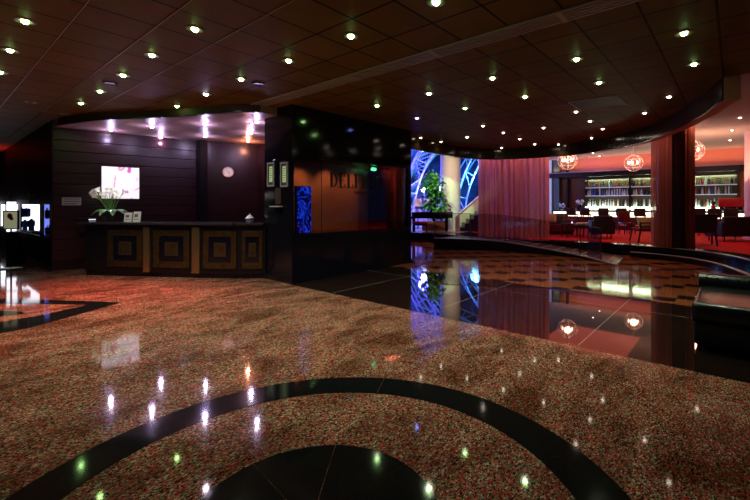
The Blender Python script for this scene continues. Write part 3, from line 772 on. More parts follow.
for k_ in range(3):
    lamp('SPOT', (4.95 + .72 * k_, 6.62, 2.36), 22, (1, .46, .20), target=(4.98 + .72 * k_, 7.0, 1.62), spot_size=math.radians(100), spot_blend=1.0, shadow_soft_size=.05)
t = T('exit_light', 'small green glowing exit light above the restaurant curtain', 'exit light', (plan_a(374, 6.75), 6.75, 2.35))
mb = MB(); mb.box(-.07, .07, -.02, .02, -.035, .035, bev=.006); mb.build('lens', EXITG, t)
# lettering
def strokes(ch):
    T_, t_ = .16, .07    # thick and thin strokes, letter box 0..w, 0..1
    S = lambda x, z, w=.30: (x - w / 2, x + w / 2, z, z + .05)
    B = []
    if ch == 'D': B = [('b', .1, .1 + T_, 0, 1), ('arc', .26, .5, .46, .5, PI / 2, -PI / 2)]
    if ch == 'E': B = [('b', .1, .1 + T_, 0, 1), ('b', 0, .62, 0, .06), ('b', 0, .58, .94, 1), ('b', .2, .5, .48, .54), ('b', .56, .62, 0, .25), ('b', .52, .58, .76, 1)]
    if ch == 'L': B = [('b', .1, .1 + T_, 0, 1), ('b', 0, .62, 0, .06), ('b', 0, .36, .94, 1), ('b', .56, .62, 0, .28)]
    if ch == 'F': B = [('b', .1, .1 + T_, 0, 1), ('b', 0, .36, 0, .06), ('b', 0, .6, .94, 1), ('b', .2, .5, .48, .54), ('b', .54, .6, .74, 1)]
    if ch == 'I': B = [('b', .1, .1 + T_, 0, 1), ('b', 0, .36, 0, .06), ('b', 0, .36, .94, 1)]
    if ch == 'N': B = [('b', .1, .17, 0, 1), ('b', .67, .74, 0, 1), ('d', .08, 1, .72, 0), ('b', 0, .28, 0, .06), ('b', .56, .86, .94, 1), ('b', -.02, .2, .94, 1)]
    if ch == 'O': B = [('arc', .42, .5, .42, .5, 0, 2 * PI)]
    if ch == 'G': B = [('arc', .42, .5, .42, .5, .7, 2 * PI - .6), ('b', .62, .76, 0.1, .45)]
    if ch == 'A': B = [('d', .38, 1, .75, 0), ('d', .36, 1, .03, 0), ('b', .18, .6, .3, .36)]
    if ch == 'R': B = [('b', .1, .1 + T_, 0, 1), ('arc', .26, .74, .34, .26, PI / 2, -PI / 2), ('d', .3, .5, .68, 0)]
    if ch == 'B': B = [('b', .1, .1 + T_, 0, 1), ('arc', .26, .76, .3, .24, PI / 2, -PI / 2), ('arc', .26, .27, .36, .27, PI / 2, -PI / 2)]
    if ch == '&': B = [('arc', .35, .25, .3, .25, 0, 2 * PI), ('arc', .35, .75, .22, .25, 0, 2 * PI), ('d', .25, .6, .75, 0)]
    return B
def letter(ch, h, m, parent, x, y, z):
    mb = MB()
    for s in strokes(ch):
        if s[0] == 'b': mb.box(x + s[1] * h, x + s[2] * h, y - .01, y, z + s[3] * h, z + s[4] * h)
        elif s[0] == 'd':
            xa, za, xb, zb = s[1:]; w = .14
            mb.prism([(x + xa * h, z + za * h), (x + xb * h, z + zb * h), (x + (xb + w) * h, z + zb * h), (x + (xa + w) * h, z + za * h)], 0, .01)
            for v in list(mb.bm.verts)[-8:]: v.co = Vector((v.co.x, y - v.co.z, v.co.y))
        else:
            cx, cz, rx, rz, a0, a1 = s[1:]; n = 20
            P = []
            for sgn in (1, -1):
                for k in range(n + 1):
                    a = a0 + (a1 - a0) * (k if sgn == 1 else n - k) / n
                    ix = rx if sgn == 1 else rx - .14; iz = rz if sgn == 1 else rz - .05
                    P.append((x + (cx + ix * math.cos(a)) * h, z + (cz + iz * math.sin(a)) * h))
            i = len(mb.bm.verts); n1 = n + 1
            for k in range(n):
                q = [P[k], P[k + 1], P[2 * n1 - 2 - k], P[2 * n1 - 1 - k]]
                mb.bm.verts.ensure_lookup_table(); st = len(mb.bm.verts)
                mb.prism(q, 0, .01); mb.bm.verts.ensure_lookup_table()
                for v in mb.bm.verts[st:]: v.co = Vector((v.co.x, y - v.co.z, v.co.y))
    return mb.build('letter', m, parent)
t = T('restaurant_sign', 'large dark serif DELFINO lettering on the restaurant window', 'sign', (plan_a(328.5, YF + .03), YF + .028, 1.86))
LT = mat('dark_sign_letter', (.012, .008, .008), .3)
xs = [plan_a(v, YF) - plan_a(328.5, YF) for v in (329, 338.5, 346.5, 354, 361, 365.5, 375.5)]
for ch, x in zip('DELFINO', xs): letter(ch, .31, LT, t, x, 0, 0)
x = plan_a(354, YF) - plan_a(328.5, YF)
for ch in 'DINING & BAR':
    if ch != ' ': letter(ch, .065, LT, t, x, 0, -.13)
    x += .03 if ch in 'I ' else .062
# red drapes behind the restaurant window
def drape(name, pts, z0, z1, folds, amp, m, parent=None, n=None, flare=0.):
    P = smooth_curve([Vector((p[0], p[1], 0)) for p in pts], 12)
    L_ = [0]
    for a, b in zip(P, P[1:]): L_.append(L_[-1] + (b - a).length)
    n = n or folds * 10; rows = [[] for _ in range(9)]
    for i in range(n + 1):
        s = L_[-1] * i / n; k = max(j for j in range(len(L_)) if L_[j] <= s + 1e-9); k = min(k, len(P) - 2)
        f = (s - L_[k]) / max(1e-9, L_[k + 1] - L_[k]); c = P[k].lerp(P[k + 1], f); t_ = (P[k + 1] - P[k]).normalized(); nn = Vector((t_.y, -t_.x, 0))
        ph = 2 * PI * folds * i / n; ph += .8 * math.sin(ph * .23 + 1) + .5 * math.sin(ph * .61)
        for r in range(9):
            zz = z1 + (z0 - z1) * r / 8
            w = amp * (math.sin(ph) + .35 * math.sin(2.3 * ph + .6)) * (.75 + .35 * r / 8) + flare * r / 8
            rows[r].append(c + nn * w + Vector((0, 0, zz)))
    mb = MB(); mb.grid(rows); return mb.build(name, m, parent, 'all')
o = drape('curtain', [(plan_a(372, 6.9), 6.93), (plan_a(394, 6.9), 6.93)], .94, 2.40, 9, .035, m_sheer('purple_brown_drape', (.06, .02, .03), 1.0, .2)); tag(o, 'dark folded curtain behind the last letter of the restaurant sign', 'curtain')
o = drape('curtain', [(plan_a(395, 6.85), 6.93), (plan_a(409.5, 6.85), 6.93)], .94, 2.40, 6, .04, mat('red_drape', (.50, .06, .03), .7)); tag(o, 'bright red curtain at the right end of the restaurant window', 'curtain')
lamp('AREA', (7.55, 6.72, 2.38), 6, (1, .20, .10), target=(7.55, 6.95, 1.2), size=.3)
# framed certificates on the pier's left face
def pier_pt(px, py):
    v = c2w((px - PX0) / FPX, 1); s = X0 / v.x; return Vector((X0, v.y * s, EYE - (py - PY0) * s / FPX))
for px, lab in ((271.3, 'left framed certificate, green light painted in, on the black column'), (284.6, 'right framed certificate, green light painted in, on the black column')):
    q = pier_pt(px, 174.5); t = T('certificate_frame', lab, 'picture frame', q, -PI / 2)
    # local x runs along -world Y, local -y faces the room
    mb = MB(); w, h, f = .125, .24, .03
    mb.box(-w, w, -.02, 0, h - f, h); mb.box(-w, w, -.02, 0, -h, -h + f); mb.box(-w, -w + f, -.02, 0, -h + f, h - f); mb.box(w - f, w, -.02, 0, -h + f, h - f); mb.build('frame', SILVERF, t)
    mb = MB(); mb.box(-w + f, w - f, -.008, 0, -h + f, h - f); mb.build('mount', PALEMAT, t)
    mb = MB(); mb.box(-.055, .055, -.012, -.008, -.15, .16); pp = mb.build('certificate', mat('lit_certificate', (.6, .8, .35), .6, emit=(.55, .85, .3), es=.28), t)  # green light on the paper is put in as colour and glow
    mb = MB()
    for k in range(6): mb.box(-.035 + .008 * (k % 2), .035 - .01 * (k % 3), -.014, -.012, .11 - .045 * k, .122 - .045 * k)
    mb.build('text_lines', INK, pp)
q = pier_pt(278.5, 195.5); t = T('brass_plaque', 'small dark brass plaque below the certificates', 'plaque', q, -PI / 2)
mb = MB(); mb.box(-.09, .09, -.012, 0, -.17, .15, bev=.004); mb.build('plate', DARKBRASS, t)
mb = MB(); mb.ball((0, -.014, .0), .03, 10, (1, .3, 1.8)); mb.build('relief', BRASS, t, True)
q = pier_pt(278, 206.5); t = T('narrow_shelf', 'narrow grey shelf fixed on the column below the plaque', 'shelf', q, -PI / 2)
mb = MB(); mb.box(-.17, .17, -.09, 0, -.012, .012, bev=.004); mb.build('board', GREYMET, t)
q = pier_pt(279, 160); t = T('picture_light', 'small dark lamp above the two certificates', 'lamp', q, -PI / 2)
mb = MB(); mb.path([(0, 0, 0), (0, -.06, .02), (0, -.1, -.01)], .008); mb.build('arm', BLACKSAT, t)
mb = MB(); mb.tube((-.05, -.1, -.015), (.05, -.1, -.015), .018); mb.build('lamp_head', CHROME, t, True)

# ------------------------------------------------------------------ downlights
mb_r = MB(); mb_r.lathe([(.050, -.004), (.075, -.004), (.085, -.012), (.092, -.004), (.092, 0), (.050, 0)], 20)
def downlight(loc, bulb, label, group, power, color, on=True, size=1.0):
    t = T('downlight', label, 'downlight', loc, 0, group)
    global RING_ME, BULB_ME
    if RING_ME is None:
        mb = MB(); mb.lathe([(.036, .0), (.050, -.004), (.078, -.010), (.090, -.006), (.090, 0), (.036, 0)], 20)
        o = mb.build('trim_ring', RINGM, t, True); RING_ME = o.data
        mb = MB(); mb.lathe([(.0, -.030), (.020, -.026), (.032, -.012), (.032, .0), (0, 0)], 16); b = mb.build('bulb', bulb, t, True); BULB_ME[bulb.name] = b.data
    else:
        o = bpy.data.objects.new('trim_ring', RING_ME); COL.objects.link(o); o.parent = t
        if bulb.name not in BULB_ME:
            mb = MB(); mb.lathe([(.0, -.030), (.020, -.026), (.032, -.012), (.032, .0), (0, 0)], 16); b = mb.build('bulb', bulb, t, True); BULB_ME[bulb.name] = b.data
        else:
            b = bpy.data.objects.new('bulb', BULB_ME[bulb.name]); COL.objects.link(b); b.parent = t
    if power and abs(loc[2] - HR) < .01:
        lamp('POINT', (0, 0, -.16), power, color, t, shadow_soft_size=.04)
    elif power:
        lamp('SPOT', (0, 0, -.03), power, color, t, spot_size=math.radians(120), spot_blend=.9, shadow_soft_size=.04)
    return t
RING_ME = None; BULB_ME = {}
GREEN = (.93, 1.0, .72)
def fam(pts, z, bulb, what, group, power, color):
    pts = sorted(pts)
    n = len(pts)
    for i, (x, y) in enumerate(pts):
        lab = '%s from left of the %s' % (ORD[i + 1], what) if n > 1 else what
        downlight(G(x, y, z), bulb, lab, group, power, color)
PW = 92
fam([(25, 21), (10, 50), (0, 72), (195, 29), (152, 55), (123, 75), (100, 91), (81, 103)], HC, BULB_G, 'bright greenish downlights over the left of the lobby', 'downlights over the left lobby', PW * .85, GREEN)
fam([(436, 2), (351, 36), (288.5, 60.5), (241, 79), (177, 106)], HC, BULB_G, 'greenish downlights in the row left of the long vent', 'downlights left of the vent', PW, GREEN)
fam([(206, 94)], HC, BULB_P, 'pinkish white downlight among the greenish row left of the long vent', 'downlights left of the vent', PW, (1, .8, 1))
fam([(684, 33), (694, 64), (576.5, 59), (492.5, 78), (599, 82.5), (525, 96.6), (429, 93.5), (465, 108), (377, 105.5)], HC, BULB_G, 'greenish downlights between the long vent and the lounge', 'downlights right of the vent', PW * .8, GREEN)
fam([(417, 118)], HC, BULB_B, 'blue tinted downlight beyond the black restaurant block', 'downlights right of the vent', 10, (.3, .35, 1))
fam([(669, 96.6), (644.6, 113), (576, 111.6), (543.5, 127.6), (602.7, 128.6), (590, 121), (591.5, 137.8), (503.4, 132.5), (483, 125.7), (519.7, 138.8), (534.7, 144), (558.5, 144.2), (501.7, 147.7)], HC, BULB_W, 'small downlights before the curved bulkhead', 'downlights near the bulkhead', 18, (1, .75, .5))
fam([(467, 137), (441, 141.6), (420.7, 137.5)], HC, BULB_W, 'small downlights beside the atrium opening', 'downlights near the atrium', 7, (1, .75, .6))
fam([(111, 130), (152, 126.5), (161, 137), (205, 124), (205.5, 136), (257, 122), (251, 133)], HR, BULB_P, 'violet white downlights over the reception desk', 'reception downlights', 8, (.70, .52, 1.0))
fam([(740, 117.5), (732, 130), (730, 140), (593, 153), (599.5, 156)], HB, BULB_W, 'small downlights in the pale lounge ceiling', 'lounge downlights', 34, (1, .55, .45))
for (x, y, lab) in ((31, 102, 'unlit downlight in the left ceiling, nearest the camera'), (65, 114, 'unlit downlight in the left ceiling, second from the shop wall'), (53, 122, 'pale downlight right above the shop wall corner')):
    downlight(G(x, y, HC), BULB_W if x == 53 else BULB_OFF, lab, 'dim downlights near the shop wall', 0, GREEN)
downlight(G(239, 136, HR), BULB_OFF, 'dim orange downlight beside the wall clock', 'reception downlights', 0, GREEN)
q = Vector((5.75, 10.4, HR))
downlight(G(248, 141, HR), BULB_W, 'warm downlight grazing the wall right of the clock', 'reception downlights', 14, (1, .35, .2))
for x, y, lab in ((110, 83, 'round black ceiling speaker between two bright downlights'), (258, 83.5, 'round black ceiling speaker right of the downlight row')):
    t = T('ceiling_speaker', lab, 'speaker', G(x, y, HC))
    mb = MB(); mb.lathe([(0, -.012), (.07, -.012), (.085, -.016), (.1, -.006), (.1, 0), (0, 0)], 20); mb.build('grille', BLACKSAT, t, True)

cdir = (c2w((549 - PX0) / FPX * 14.3, 14.3) - c2w((478.5 - PX0) / FPX * 14.6, 14.6))
for k, (f, w) in enumerate(((.08, 'left end'), (.5, 'middle'), (.93, 'right end'))):
    q = c2w((478.5 - PX0) / FPX * 14.6, 14.6) + cdir * f + c2w(0, -.42); q.z = HB
    downlight(q, BULB_W, 'hidden ceiling downlight washing the %s of the sheer curtain' % w, 'curtain downlights', 120, (1, .58, .46))
for px, w in ((654, 'left'), (697, 'right')):
    q = c2w((px - PX0) / FPX * 10.75, 10.75); q.z = HB
    downlight(q, BULB_W, 'added unseen downlight brightening the %s side of the draped column' % w, 'added column lights', 55, (1, .50, .38))  # added lights out of view, brighten the column drapes

# ------------------------------------------------------------------ leather daybed, right foreground
bn = T('leather_daybed', 'black leather daybed with rolled bolster edge at the right', 'daybed', (5.05, .36, 0))
def soft(x0, x1, y0, y1, z0, z1, r, nm, m, par):
    mb = MB(); mb.box(x0, x1, y0, y1, z0, z1, bev=r); return mb.build(nm, m, par, True)
soft(.02, 1.38, -2.4, -.02, .06, .30, .03, 'base', LEATHER, bn)
soft(0, 1.40, -2.42, 0, .28, .49, .06, 'seat_cushion', LEATHER, bn)
mb = MB()
pts = [(1.22, -2.42, .54), (1.22, 0, .54)]
mb.tube(pts[0], pts[1], .10, n=18); bl = mb.build('bolster', LEATHER, bn, True)
mb = MB()
for k in range(22): mb.ball((1.13, -.08 - .1 * k, .60), .012, 6)
mb.build('studs', CHROME, bl, True)
for x, y in ((.12, -.12), (1.28, -.12)):
    mb = MB(); mb.tube((x, y, 0), (x, y, .07), .03); mb.build('foot', BLACKSAT, bn)

# ------------------------------------------------------------------ columns and curtains
cc = G(672.5, 247, PZ) ; cc = Vector((13.28, 1.55, PZ))
cc = c2w((672.5 - PX0) / FPX * 11.35, 11.35, PZ)
mb = MB(); mb.lathe([(0, 0), (.40, 0), (.40, HB - PZ), (0, HB - PZ)], 28)
o = mb.build('column_draped', mat('dark_red_column', (.035, .010, .008), .35), None, True, cc); ST(o, 'dark round column wrapped in red drapes', 'column')
rt = c2w(1, 0); fwv = c2w(0, 1)
def cp(x, y): q = cc + rt * x + fwv * y; return (q.x, q.y)
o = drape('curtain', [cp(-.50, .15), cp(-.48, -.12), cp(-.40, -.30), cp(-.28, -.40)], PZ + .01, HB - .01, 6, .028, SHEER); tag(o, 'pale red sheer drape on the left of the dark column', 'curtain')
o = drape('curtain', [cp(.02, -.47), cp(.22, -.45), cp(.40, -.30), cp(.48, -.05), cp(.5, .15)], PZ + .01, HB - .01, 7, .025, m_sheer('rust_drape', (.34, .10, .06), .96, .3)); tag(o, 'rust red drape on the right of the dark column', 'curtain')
cr = c2w((745 - PX0) / FPX * 13.4 + .75, 13.75, PZ)
mb = MB(); mb.lathe([(0, 0), (.42, 0), (.42, .1), (.37, .12), (.37, HB - PZ), (0, HB - PZ)], 28)
ST(mb.build('column_right', PINKPLASTER, None, True, cr), 'pale pink round column at the right edge', 'column')
wc = c2w((451 - PX0) / FPX * 19.6, 19.9, PZ)
mb = MB(); mb.lathe([(0, 0), (.50, 0), (.50, 6.5), (0, 6.5)], 28)
ST(mb.build('column_white', COLW, None, True, wc), 'tall white round column in the atrium', 'column')
ca, cb = c2w((478.5 - PX0) / FPX * 14.6, 14.6), c2w((549 - PX0) / FPX * 14.3, 14.3)
o = drape('curtain', [(ca.x, ca.y), tuple((ca.lerp(cb, .33) + fwv * -.12).to_2d()), tuple((ca.lerp(cb, .66) + fwv * -.12).to_2d()), (cb.x, cb.y)], PZ + .012, HB - .06, 14, .075, SHEER, n=330)
tag(o, 'wide sheer red floor length curtain between atrium and lounge', 'curtain')
mb = MB(); mb.tube((ca.x, ca.y, HB - .03), (cb.x, cb.y, HB - .03), .02); tag(mb.build('curtain_rail', GREYMET), 'metal rail carrying the wide sheer curtain', 'curtain rail')

# ------------------------------------------------------------------ atrium
vault = T('truss_vault', 'blue lit steel truss vault of the atrium', 'vault', c2w(0, 0))
def vp(x, y, z): return c2w(x, y, z)
CX = 8.2
for k, Y in enumerate((22.5, 24.8, 27.4, 30.5, 34.0)):
    pi_, po = [], []
    for i in range(17):
        a = PI - (PI / 2) * i / 16 * 1.15
        pi_.append(vp(CX + 8.0 * math.cos(a), Y, .3 + 8.0 * math.sin(a))); po.append(vp(CX + 8.75 * math.cos(a), Y, .3 + 8.75 * math.sin(a)))
    mb = MB(); mb.path(pi_, .06, 6); mb.path(po, .06, 6)
    for i in range(16): mb.tube(pi_[i], po[i + 1] if i % 2 else po[i], .03, n=6); mb.tube(pi_[i + 1] if i % 2 == 0 else pi_[i], po[i] if i % 2 == 0 else po[i + 1], .03, n=6)
    mb.build('arch_truss', STEELW, vault, True)
for Y in (26.0, 31.0):
    pi_, po = [], []
    for i in range(17):
        a = PI - (PI / 2) * i / 16 * 1.15
        pi_.append(vp(9.6 + 6.0 * math.cos(a), Y, .3 + 7.0 * math.sin(a))); po.append(vp(9.6 + 6.6 * math.cos(a), Y, .3 + 7.7 * math.sin(a)))
    mb = MB(); mb.path(pi_, .06, 6); mb.path(po, .06, 6)
    for i in range(16): mb.tube(pi_[i], po[i + 1] if i % 2 else po[i], .03, n=6)
    mb.build('arch_truss', STEELW, vault, True)
for i in (2, 5, 8, 11, 14):
    a = PI - (PI / 2) * i / 16 * 1.15
    mb = MB(); mb.tube(vp(CX + 8.0 * math.cos(a), 21.5, .3 + 8.0 * math.sin(a)), vp(CX + 8.0 * math.cos(a), 36, .3 + 8.0 * math.sin(a)), .05, n=6); mb.build('purlin', STEELW, vault, True)
rows = []
for Y in (19, 24, 30, 38):
    rows.append([vp(CX + 9.1 * math.cos(PI - PI / 2 * i / 20 * 1.15), Y, .3 + 9.1 * math.sin(PI - PI / 2 * i / 20 * 1.15)) for i in range(21)])
mb = MB(); mb.grid(rows); ST(mb.build('wall_vault', VAULT, None, 'all'), 'blue lit curved glazing of the atrium', 'wall')
mb = MB(); mb.prism([tuple(vp(-2, 38, 0).to_2d()), tuple(vp(16, 38, 0).to_2d()), tuple(vp(16, 38.2, 0).to_2d()), tuple(vp(-2, 38.2, 0).to_2d())], 0, 10)
ST(mb.build('wall_atrium', VAULT), 'blue lit end wall of the atrium', 'wall')
for (x, y, Y, lab) in ((424, 189, 21.0, 'brilliant bluish floodlight left of the atrium tree'), (439, 189, 22.0, 'smaller bluish floodlight between tree and white column')):
    q = at(x, y, Y); t = T('flood_lamp', lab, 'floodlight', q)
    r = .16 if x == 424 else .11
    mb = MB(); mb.ball((0, 0, 0), r, 14); mb.build('lens', LAMPW, t, True)
    mb = MB(); mb.tube((0, 0, -q.z + PZ + .005), (0, 0, -r * .9), .03); mb.build('pole', GREYMET, t)
# grand piano, bench, plants
pc = c2w((430 - PX0) / FPX * 17.2, 17.2, PZ + .004)
pia = T('grand_piano', 'black grand piano with closed lid in front of the atrium plants', 'piano', pc, math.radians(-YAW * 0) - YAW)
out = smooth_curve([(-.78, -.70, 0), (.1, -.70, 0), (.62, -.55, 0), (.92, -.25, 0), (.95, .1, 0), (.6, .45, 0), (.1, .62, 0), (-.78, .68, 0)], 5)
out = [(p.x, p.y) for p in out]
mb = MB(); mb.prism(out, .62, .84); mb.build('case', BLACKLAC, pia)
mb = MB(); mb.prism([(x * 1.02, y * 1.02) for x, y in out], .842, .875); mb.build('lid', BLACKLAC, pia)
mb = MB(); mb.box(-1.05, -.78, -.68, .66, .60, .70); kb = mb.build('key_bed', BLACKLAC, pia)
mb = MB(); mb.box(-1.02, -.80, -.60, .60, .70, .715); mb.build('keys', WHITE, kb)
mb = MB(); mb.box(-.60, -.57, -.35, .35, .875, 1.12, Matrix.Translation((0, 0, 0))); mb.build('music_stand', BLACKLAC, pia)
for x, y in ((-.7, -.55), (-.7, .5), (.7, -.1)):
    mb = MB(); mb.box(x - .06, x + .06, y - .06, y + .06, .06, .62, bev=.01); mb.tube((x - .02, y, .04), (x + .02, y, .04), .04); mb.build('leg', BLACKLAC, pia)
bc = c2w((420 - PX0) / FPX * 16.6, 16.35, PZ + .004)
t = T('piano_bench', 'small dark piano bench with red padded top', 'bench', bc, -YAW)
mb = MB(); mb.box(-.3, .3, -.17, .17, .40, .50, bev=.03); mb.build('seat', mat('red_seat_pad', (.35, .03, .04), .6), t, True)
mb = MB(); mb.box(-.29, .29, -.16, .16, .34, .40); mb.build('seat_frame', DARKWOOD, t)
for x in (-.26, .26):
    for y in (-.13, .13):
        mb = MB(); mb.tube((x, y, 0), (x, y, .34), .02); mb.build('leg', DARKWOOD, t)
def leafy(mb, c, n, R, sz, squash=1.0, rnd=random):
    for _ in range(n):
        dv = Vector((rnd.gauss(0, 1), rnd.gauss(0, 1), rnd.gauss(0, 1))).normalized() * R * rnd.random() ** .4
        dv.z *= squash; p = Vector(c) + dv
        a = rnd.random() * 2 * PI; u = Vector((math.cos(a), math.sin(a), -.5 - .5 * rnd.random())).normalized(); w = u.cross(Vector((0, 0, 1))).normalized()
        L_ = sz * (.7 + .6 * rnd.random())
        mb.quad([p, p + u * L_ * .5 + w * L_ * .22, p + u * L_, p + u * L_ * .5 - w * L_ * .22])
tc_ = c2w((434 - PX0) / FPX * 18.7, 18.7, PZ + .004)
t = T('indoor_tree', 'leafy green indoor tree standing behind the grand piano', 'tree', tc_)
mb = MB(); mb.box(-.55, .55, -.4, .4, 0, .42, Matrix.Rotation(-YAW, 4, 'Z'), bev=.02); mb.build('planter', TERRA, t)
mb = MB()
for k in range(4): mb.path(smooth_curve([(.05 * k - .08, 0, .4), (.1 * k - .15, .05, 1.2), (.14 * k - .22, .1 * (k % 2), 2.2)], 4), [.03] * 9, 6)
mb.build('trunks', BARK, t, True)
mb = MB(); leafy(mb, (0, 0, 1.95), 330, .60, .30, 1.35); leafy(mb, (-.1, 0, 2.5), 60, .3, .3, 1.2); leafy(mb, (.1, 0, 1.1), 230, .72, .32, .75); mb.build('foliage', LEAF, t)
lamp('SPOT', at(430, 165, 16.2), 420, (.55, 1.0, .45), target=tc_ + Vector((0, 0, 1.2)), spot_size=math.radians(60), shadow_soft_size=.1)
tc2 = Vector((8.34, 6.92, 0))
t = T('corner_plant', 'slender green plant at the end of the black restaurant block', 'plant', tc2)
mb = MB(); mb.lathe([(0, 0), (.10, 0), (.13, .25), (.12, .25), (.10, .05), (0, .05)], 14); mb.build('pot', BLACKSAT, t, True)
for k in range(9):
    a = 2 * PI * k / 9; R = .16; rows = []
    for i in range(7):
        s = i / 6; w = .03 * math.sin(PI * (.1 + .9 * s)) + .004; c0 = Vector((math.cos(a), math.sin(a), 0)); sd = Vector((-c0.y, c0.x, 0))
        c = c0 * (.02 + R * s * s) + Vector((0, 0, .2 + (.75 + .1 * (k % 3)) * s - .12 * s * s)); rows.append([c - sd * w, c + c0 * .008, c + sd * w])
    mb = MB(); mb.grid(rows); mb.build('leaf', LEAF, t, True)
# lamps and low clutter on the atrium terrace
for px, Y, lab in ((418, 20.2, 'pink shaded lamp left of the atrium tree'), (447 - 19, 20.8, 'pink shaded lamp half hidden behind the atrium tree')):
    q = c2w((px - PX0) / FPX * Y, Y, PZ + .004); t = T('table_lamp', lab, 'lamp', q)
    mb = MB(); mb.lathe([(0, 0), (.2, 0), (.2, .02), (.025, .05), (.025, 1.15), (0, 1.15)], 14); mb.build('stand', BLACKSAT, t, True)
    mb = MB(); mb.lathe([(.25, 1.1), (.16, 1.5), (.15, 1.5), (.24, 1.1)], 18); mb.build('lamp_shade', SHADE, t, True)
mb = MB(); M = Matrix.Translation(c2w(0, 21, 0)) @ Matrix.Rotation(-YAW, 4, 'Z'); mb.box(-.6, 5, 1.6, 1.9, PZ, PZ + .95, M)
ST(mb.build('wall_low', mat('terrace_parapet', (.55, .38, .36), .6)), 'low pinkish parapet at the back of the atrium terrace', 'wall')
# stairs
st = T('atrium_stairs', 'staircase with dark treads and cream parapet rising beside the white column', 'stairs', c2w((456.5 - PX0) / FPX * 18.2, 18.2, PZ + .004), -YAW)
for k in range(9):
    mb = MB(); mb.box(.1 + .2 * k, .1 + .2 * (k + 1) + .04, -.55, .55, 0, .18 * (k + 1)); mb.build('tread', mat('dark_stair', (.03, .03, .04), .4), st)
mb = MB()
pf = [(-.10, 0), (-.10, .62), (.05, .66), (2.0, 2.4), (2.0, 1.6), (.06, 0)]
mb.prism(pf, .56, .72)
for v in mb.bm.verts: v.co = Vector((v.co.x, v.co.z, v.co.y))
mb.build('parapet', CREAM, st)
mb = MB(); mb.box(-.12, .06, -.72, -.56, 0, .68); mb.build('newel_post', CREAM, st)
mb = MB(); pf = [(-.1, .60), (-.1, .68), (2.0, 2.46), (2.0, 2.36)]
mb.prism(pf, -.70, -.60)
for v in mb.bm.verts: v.co = Vector((v.co.x, v.co.z, v.co.y))
mb.build('handrail', CREAM, st)

# ------------------------------------------------------------------ lounge bar
BX = 23.0
mb = MB(); mb.box(BX, BX + .2, -8, 9.5, 0, HB); ST(mb.build('wall_bar', mat('salmon_wall', (.78, .33, .20), .6)), 'salmon pink wall behind the bar', 'wall')
mb = MB(); mb.box(BX - .08, BX, 6.35, 8.15, PZ, 2.95); ST(mb.build('wall_panel', REDWOOD), 'dark red wood panel left of the bottle shelves', 'wall')
mb = MB(); mb.box(BX - .55, BX, -1.5, 8.3, 2.98, 3.22); ST(mb.build('trim_13', BLACKSAT), 'black crown above the bottle shelves', 'trim')
mb = MB(); mb.box(BX - .60, BX - .02, -1.5, 8.3, 3.22, 3.27); ST(mb.build('trim_14', mat('pale_cornice', (.5, .42, .42), .5)), 'pale edge above the black crown', 'trim')
# pillars and doorway left of the bar
for px0, px1, m, nm, lab in ((549.3, 551, mat('white_lit_frame', (.8, .8, .8), .5, emit=(.7, .8, .9), es=.25), 'door_frame', 'pale lit door post left of the green pillar'), (553.5, 559, GREENLIT, 'pillar', 'green lit pillar left of the bar'), (552, 553.2, BLACKSAT, 'pillar', 'thin dark pillar beside the green one'), (566, 567.5, BLACKSAT, 'pillar', 'black post between doorway and red wood panel')):
    v0 = c2w((px0 - PX0) / FPX, 1); v1 = c2w((px1 - PX0) / FPX, 1); xq = 22.6
    mb = MB(); mb.box(xq, xq + .25, v1.y / v1.x * xq, v0.y / v0.x * xq, PZ + .007, HB); ST(mb.build(nm, m), lab, 'pillar')
v0 = c2w((560 - PX0) / FPX, 1); v1 = c2w((565.5 - PX0) / FPX, 1)
t = T('flower_display', 'white flower arrangement in the doorway beside the green pillar', 'flowers', (22.4, (v0.y + v1.y) / 2 / v0.x * 22.4, PZ + .006))
mb = MB(); mb.box(-.12, .12, -.14, .14, 0, .62); mb.build('stand', DARKWOOD, t)
mb = MB(); mb.lathe([(0, .62), (.08, .62), (.12, .8), (.06, .95), (0, .95)], 12); mb.build('vase', WHITE, t, True)
mb = MB()
for k in range(14): mb.ball((.1 * math.cos(k * 2.4), .13 * math.sin(k * 2.4), 1.05 + .03 * (k % 7)), .05, 6)
mb.build('blooms', PETAL, t, True)
# bar counter
bar = T('bar_counter', 'long dark wood bar counter with glowing cream front band', 'bar counter', (21.0, 0, PZ + .006))
mb = MB(); mb.box(.06, .6, -2.0, 7.4, 0, .86); mb.build('counter_body', REDWOOD, bar)
mb = MB(); mb.box(-.05, .75, -2.05, 7.45, .86, .90); mb.build('countertop', DARKWOOD, bar)
mb = MB(); mb.box(.03, .06, -2.0, 7.4, .60, .83); mb.build('glowing_band', LITBAND, bar)
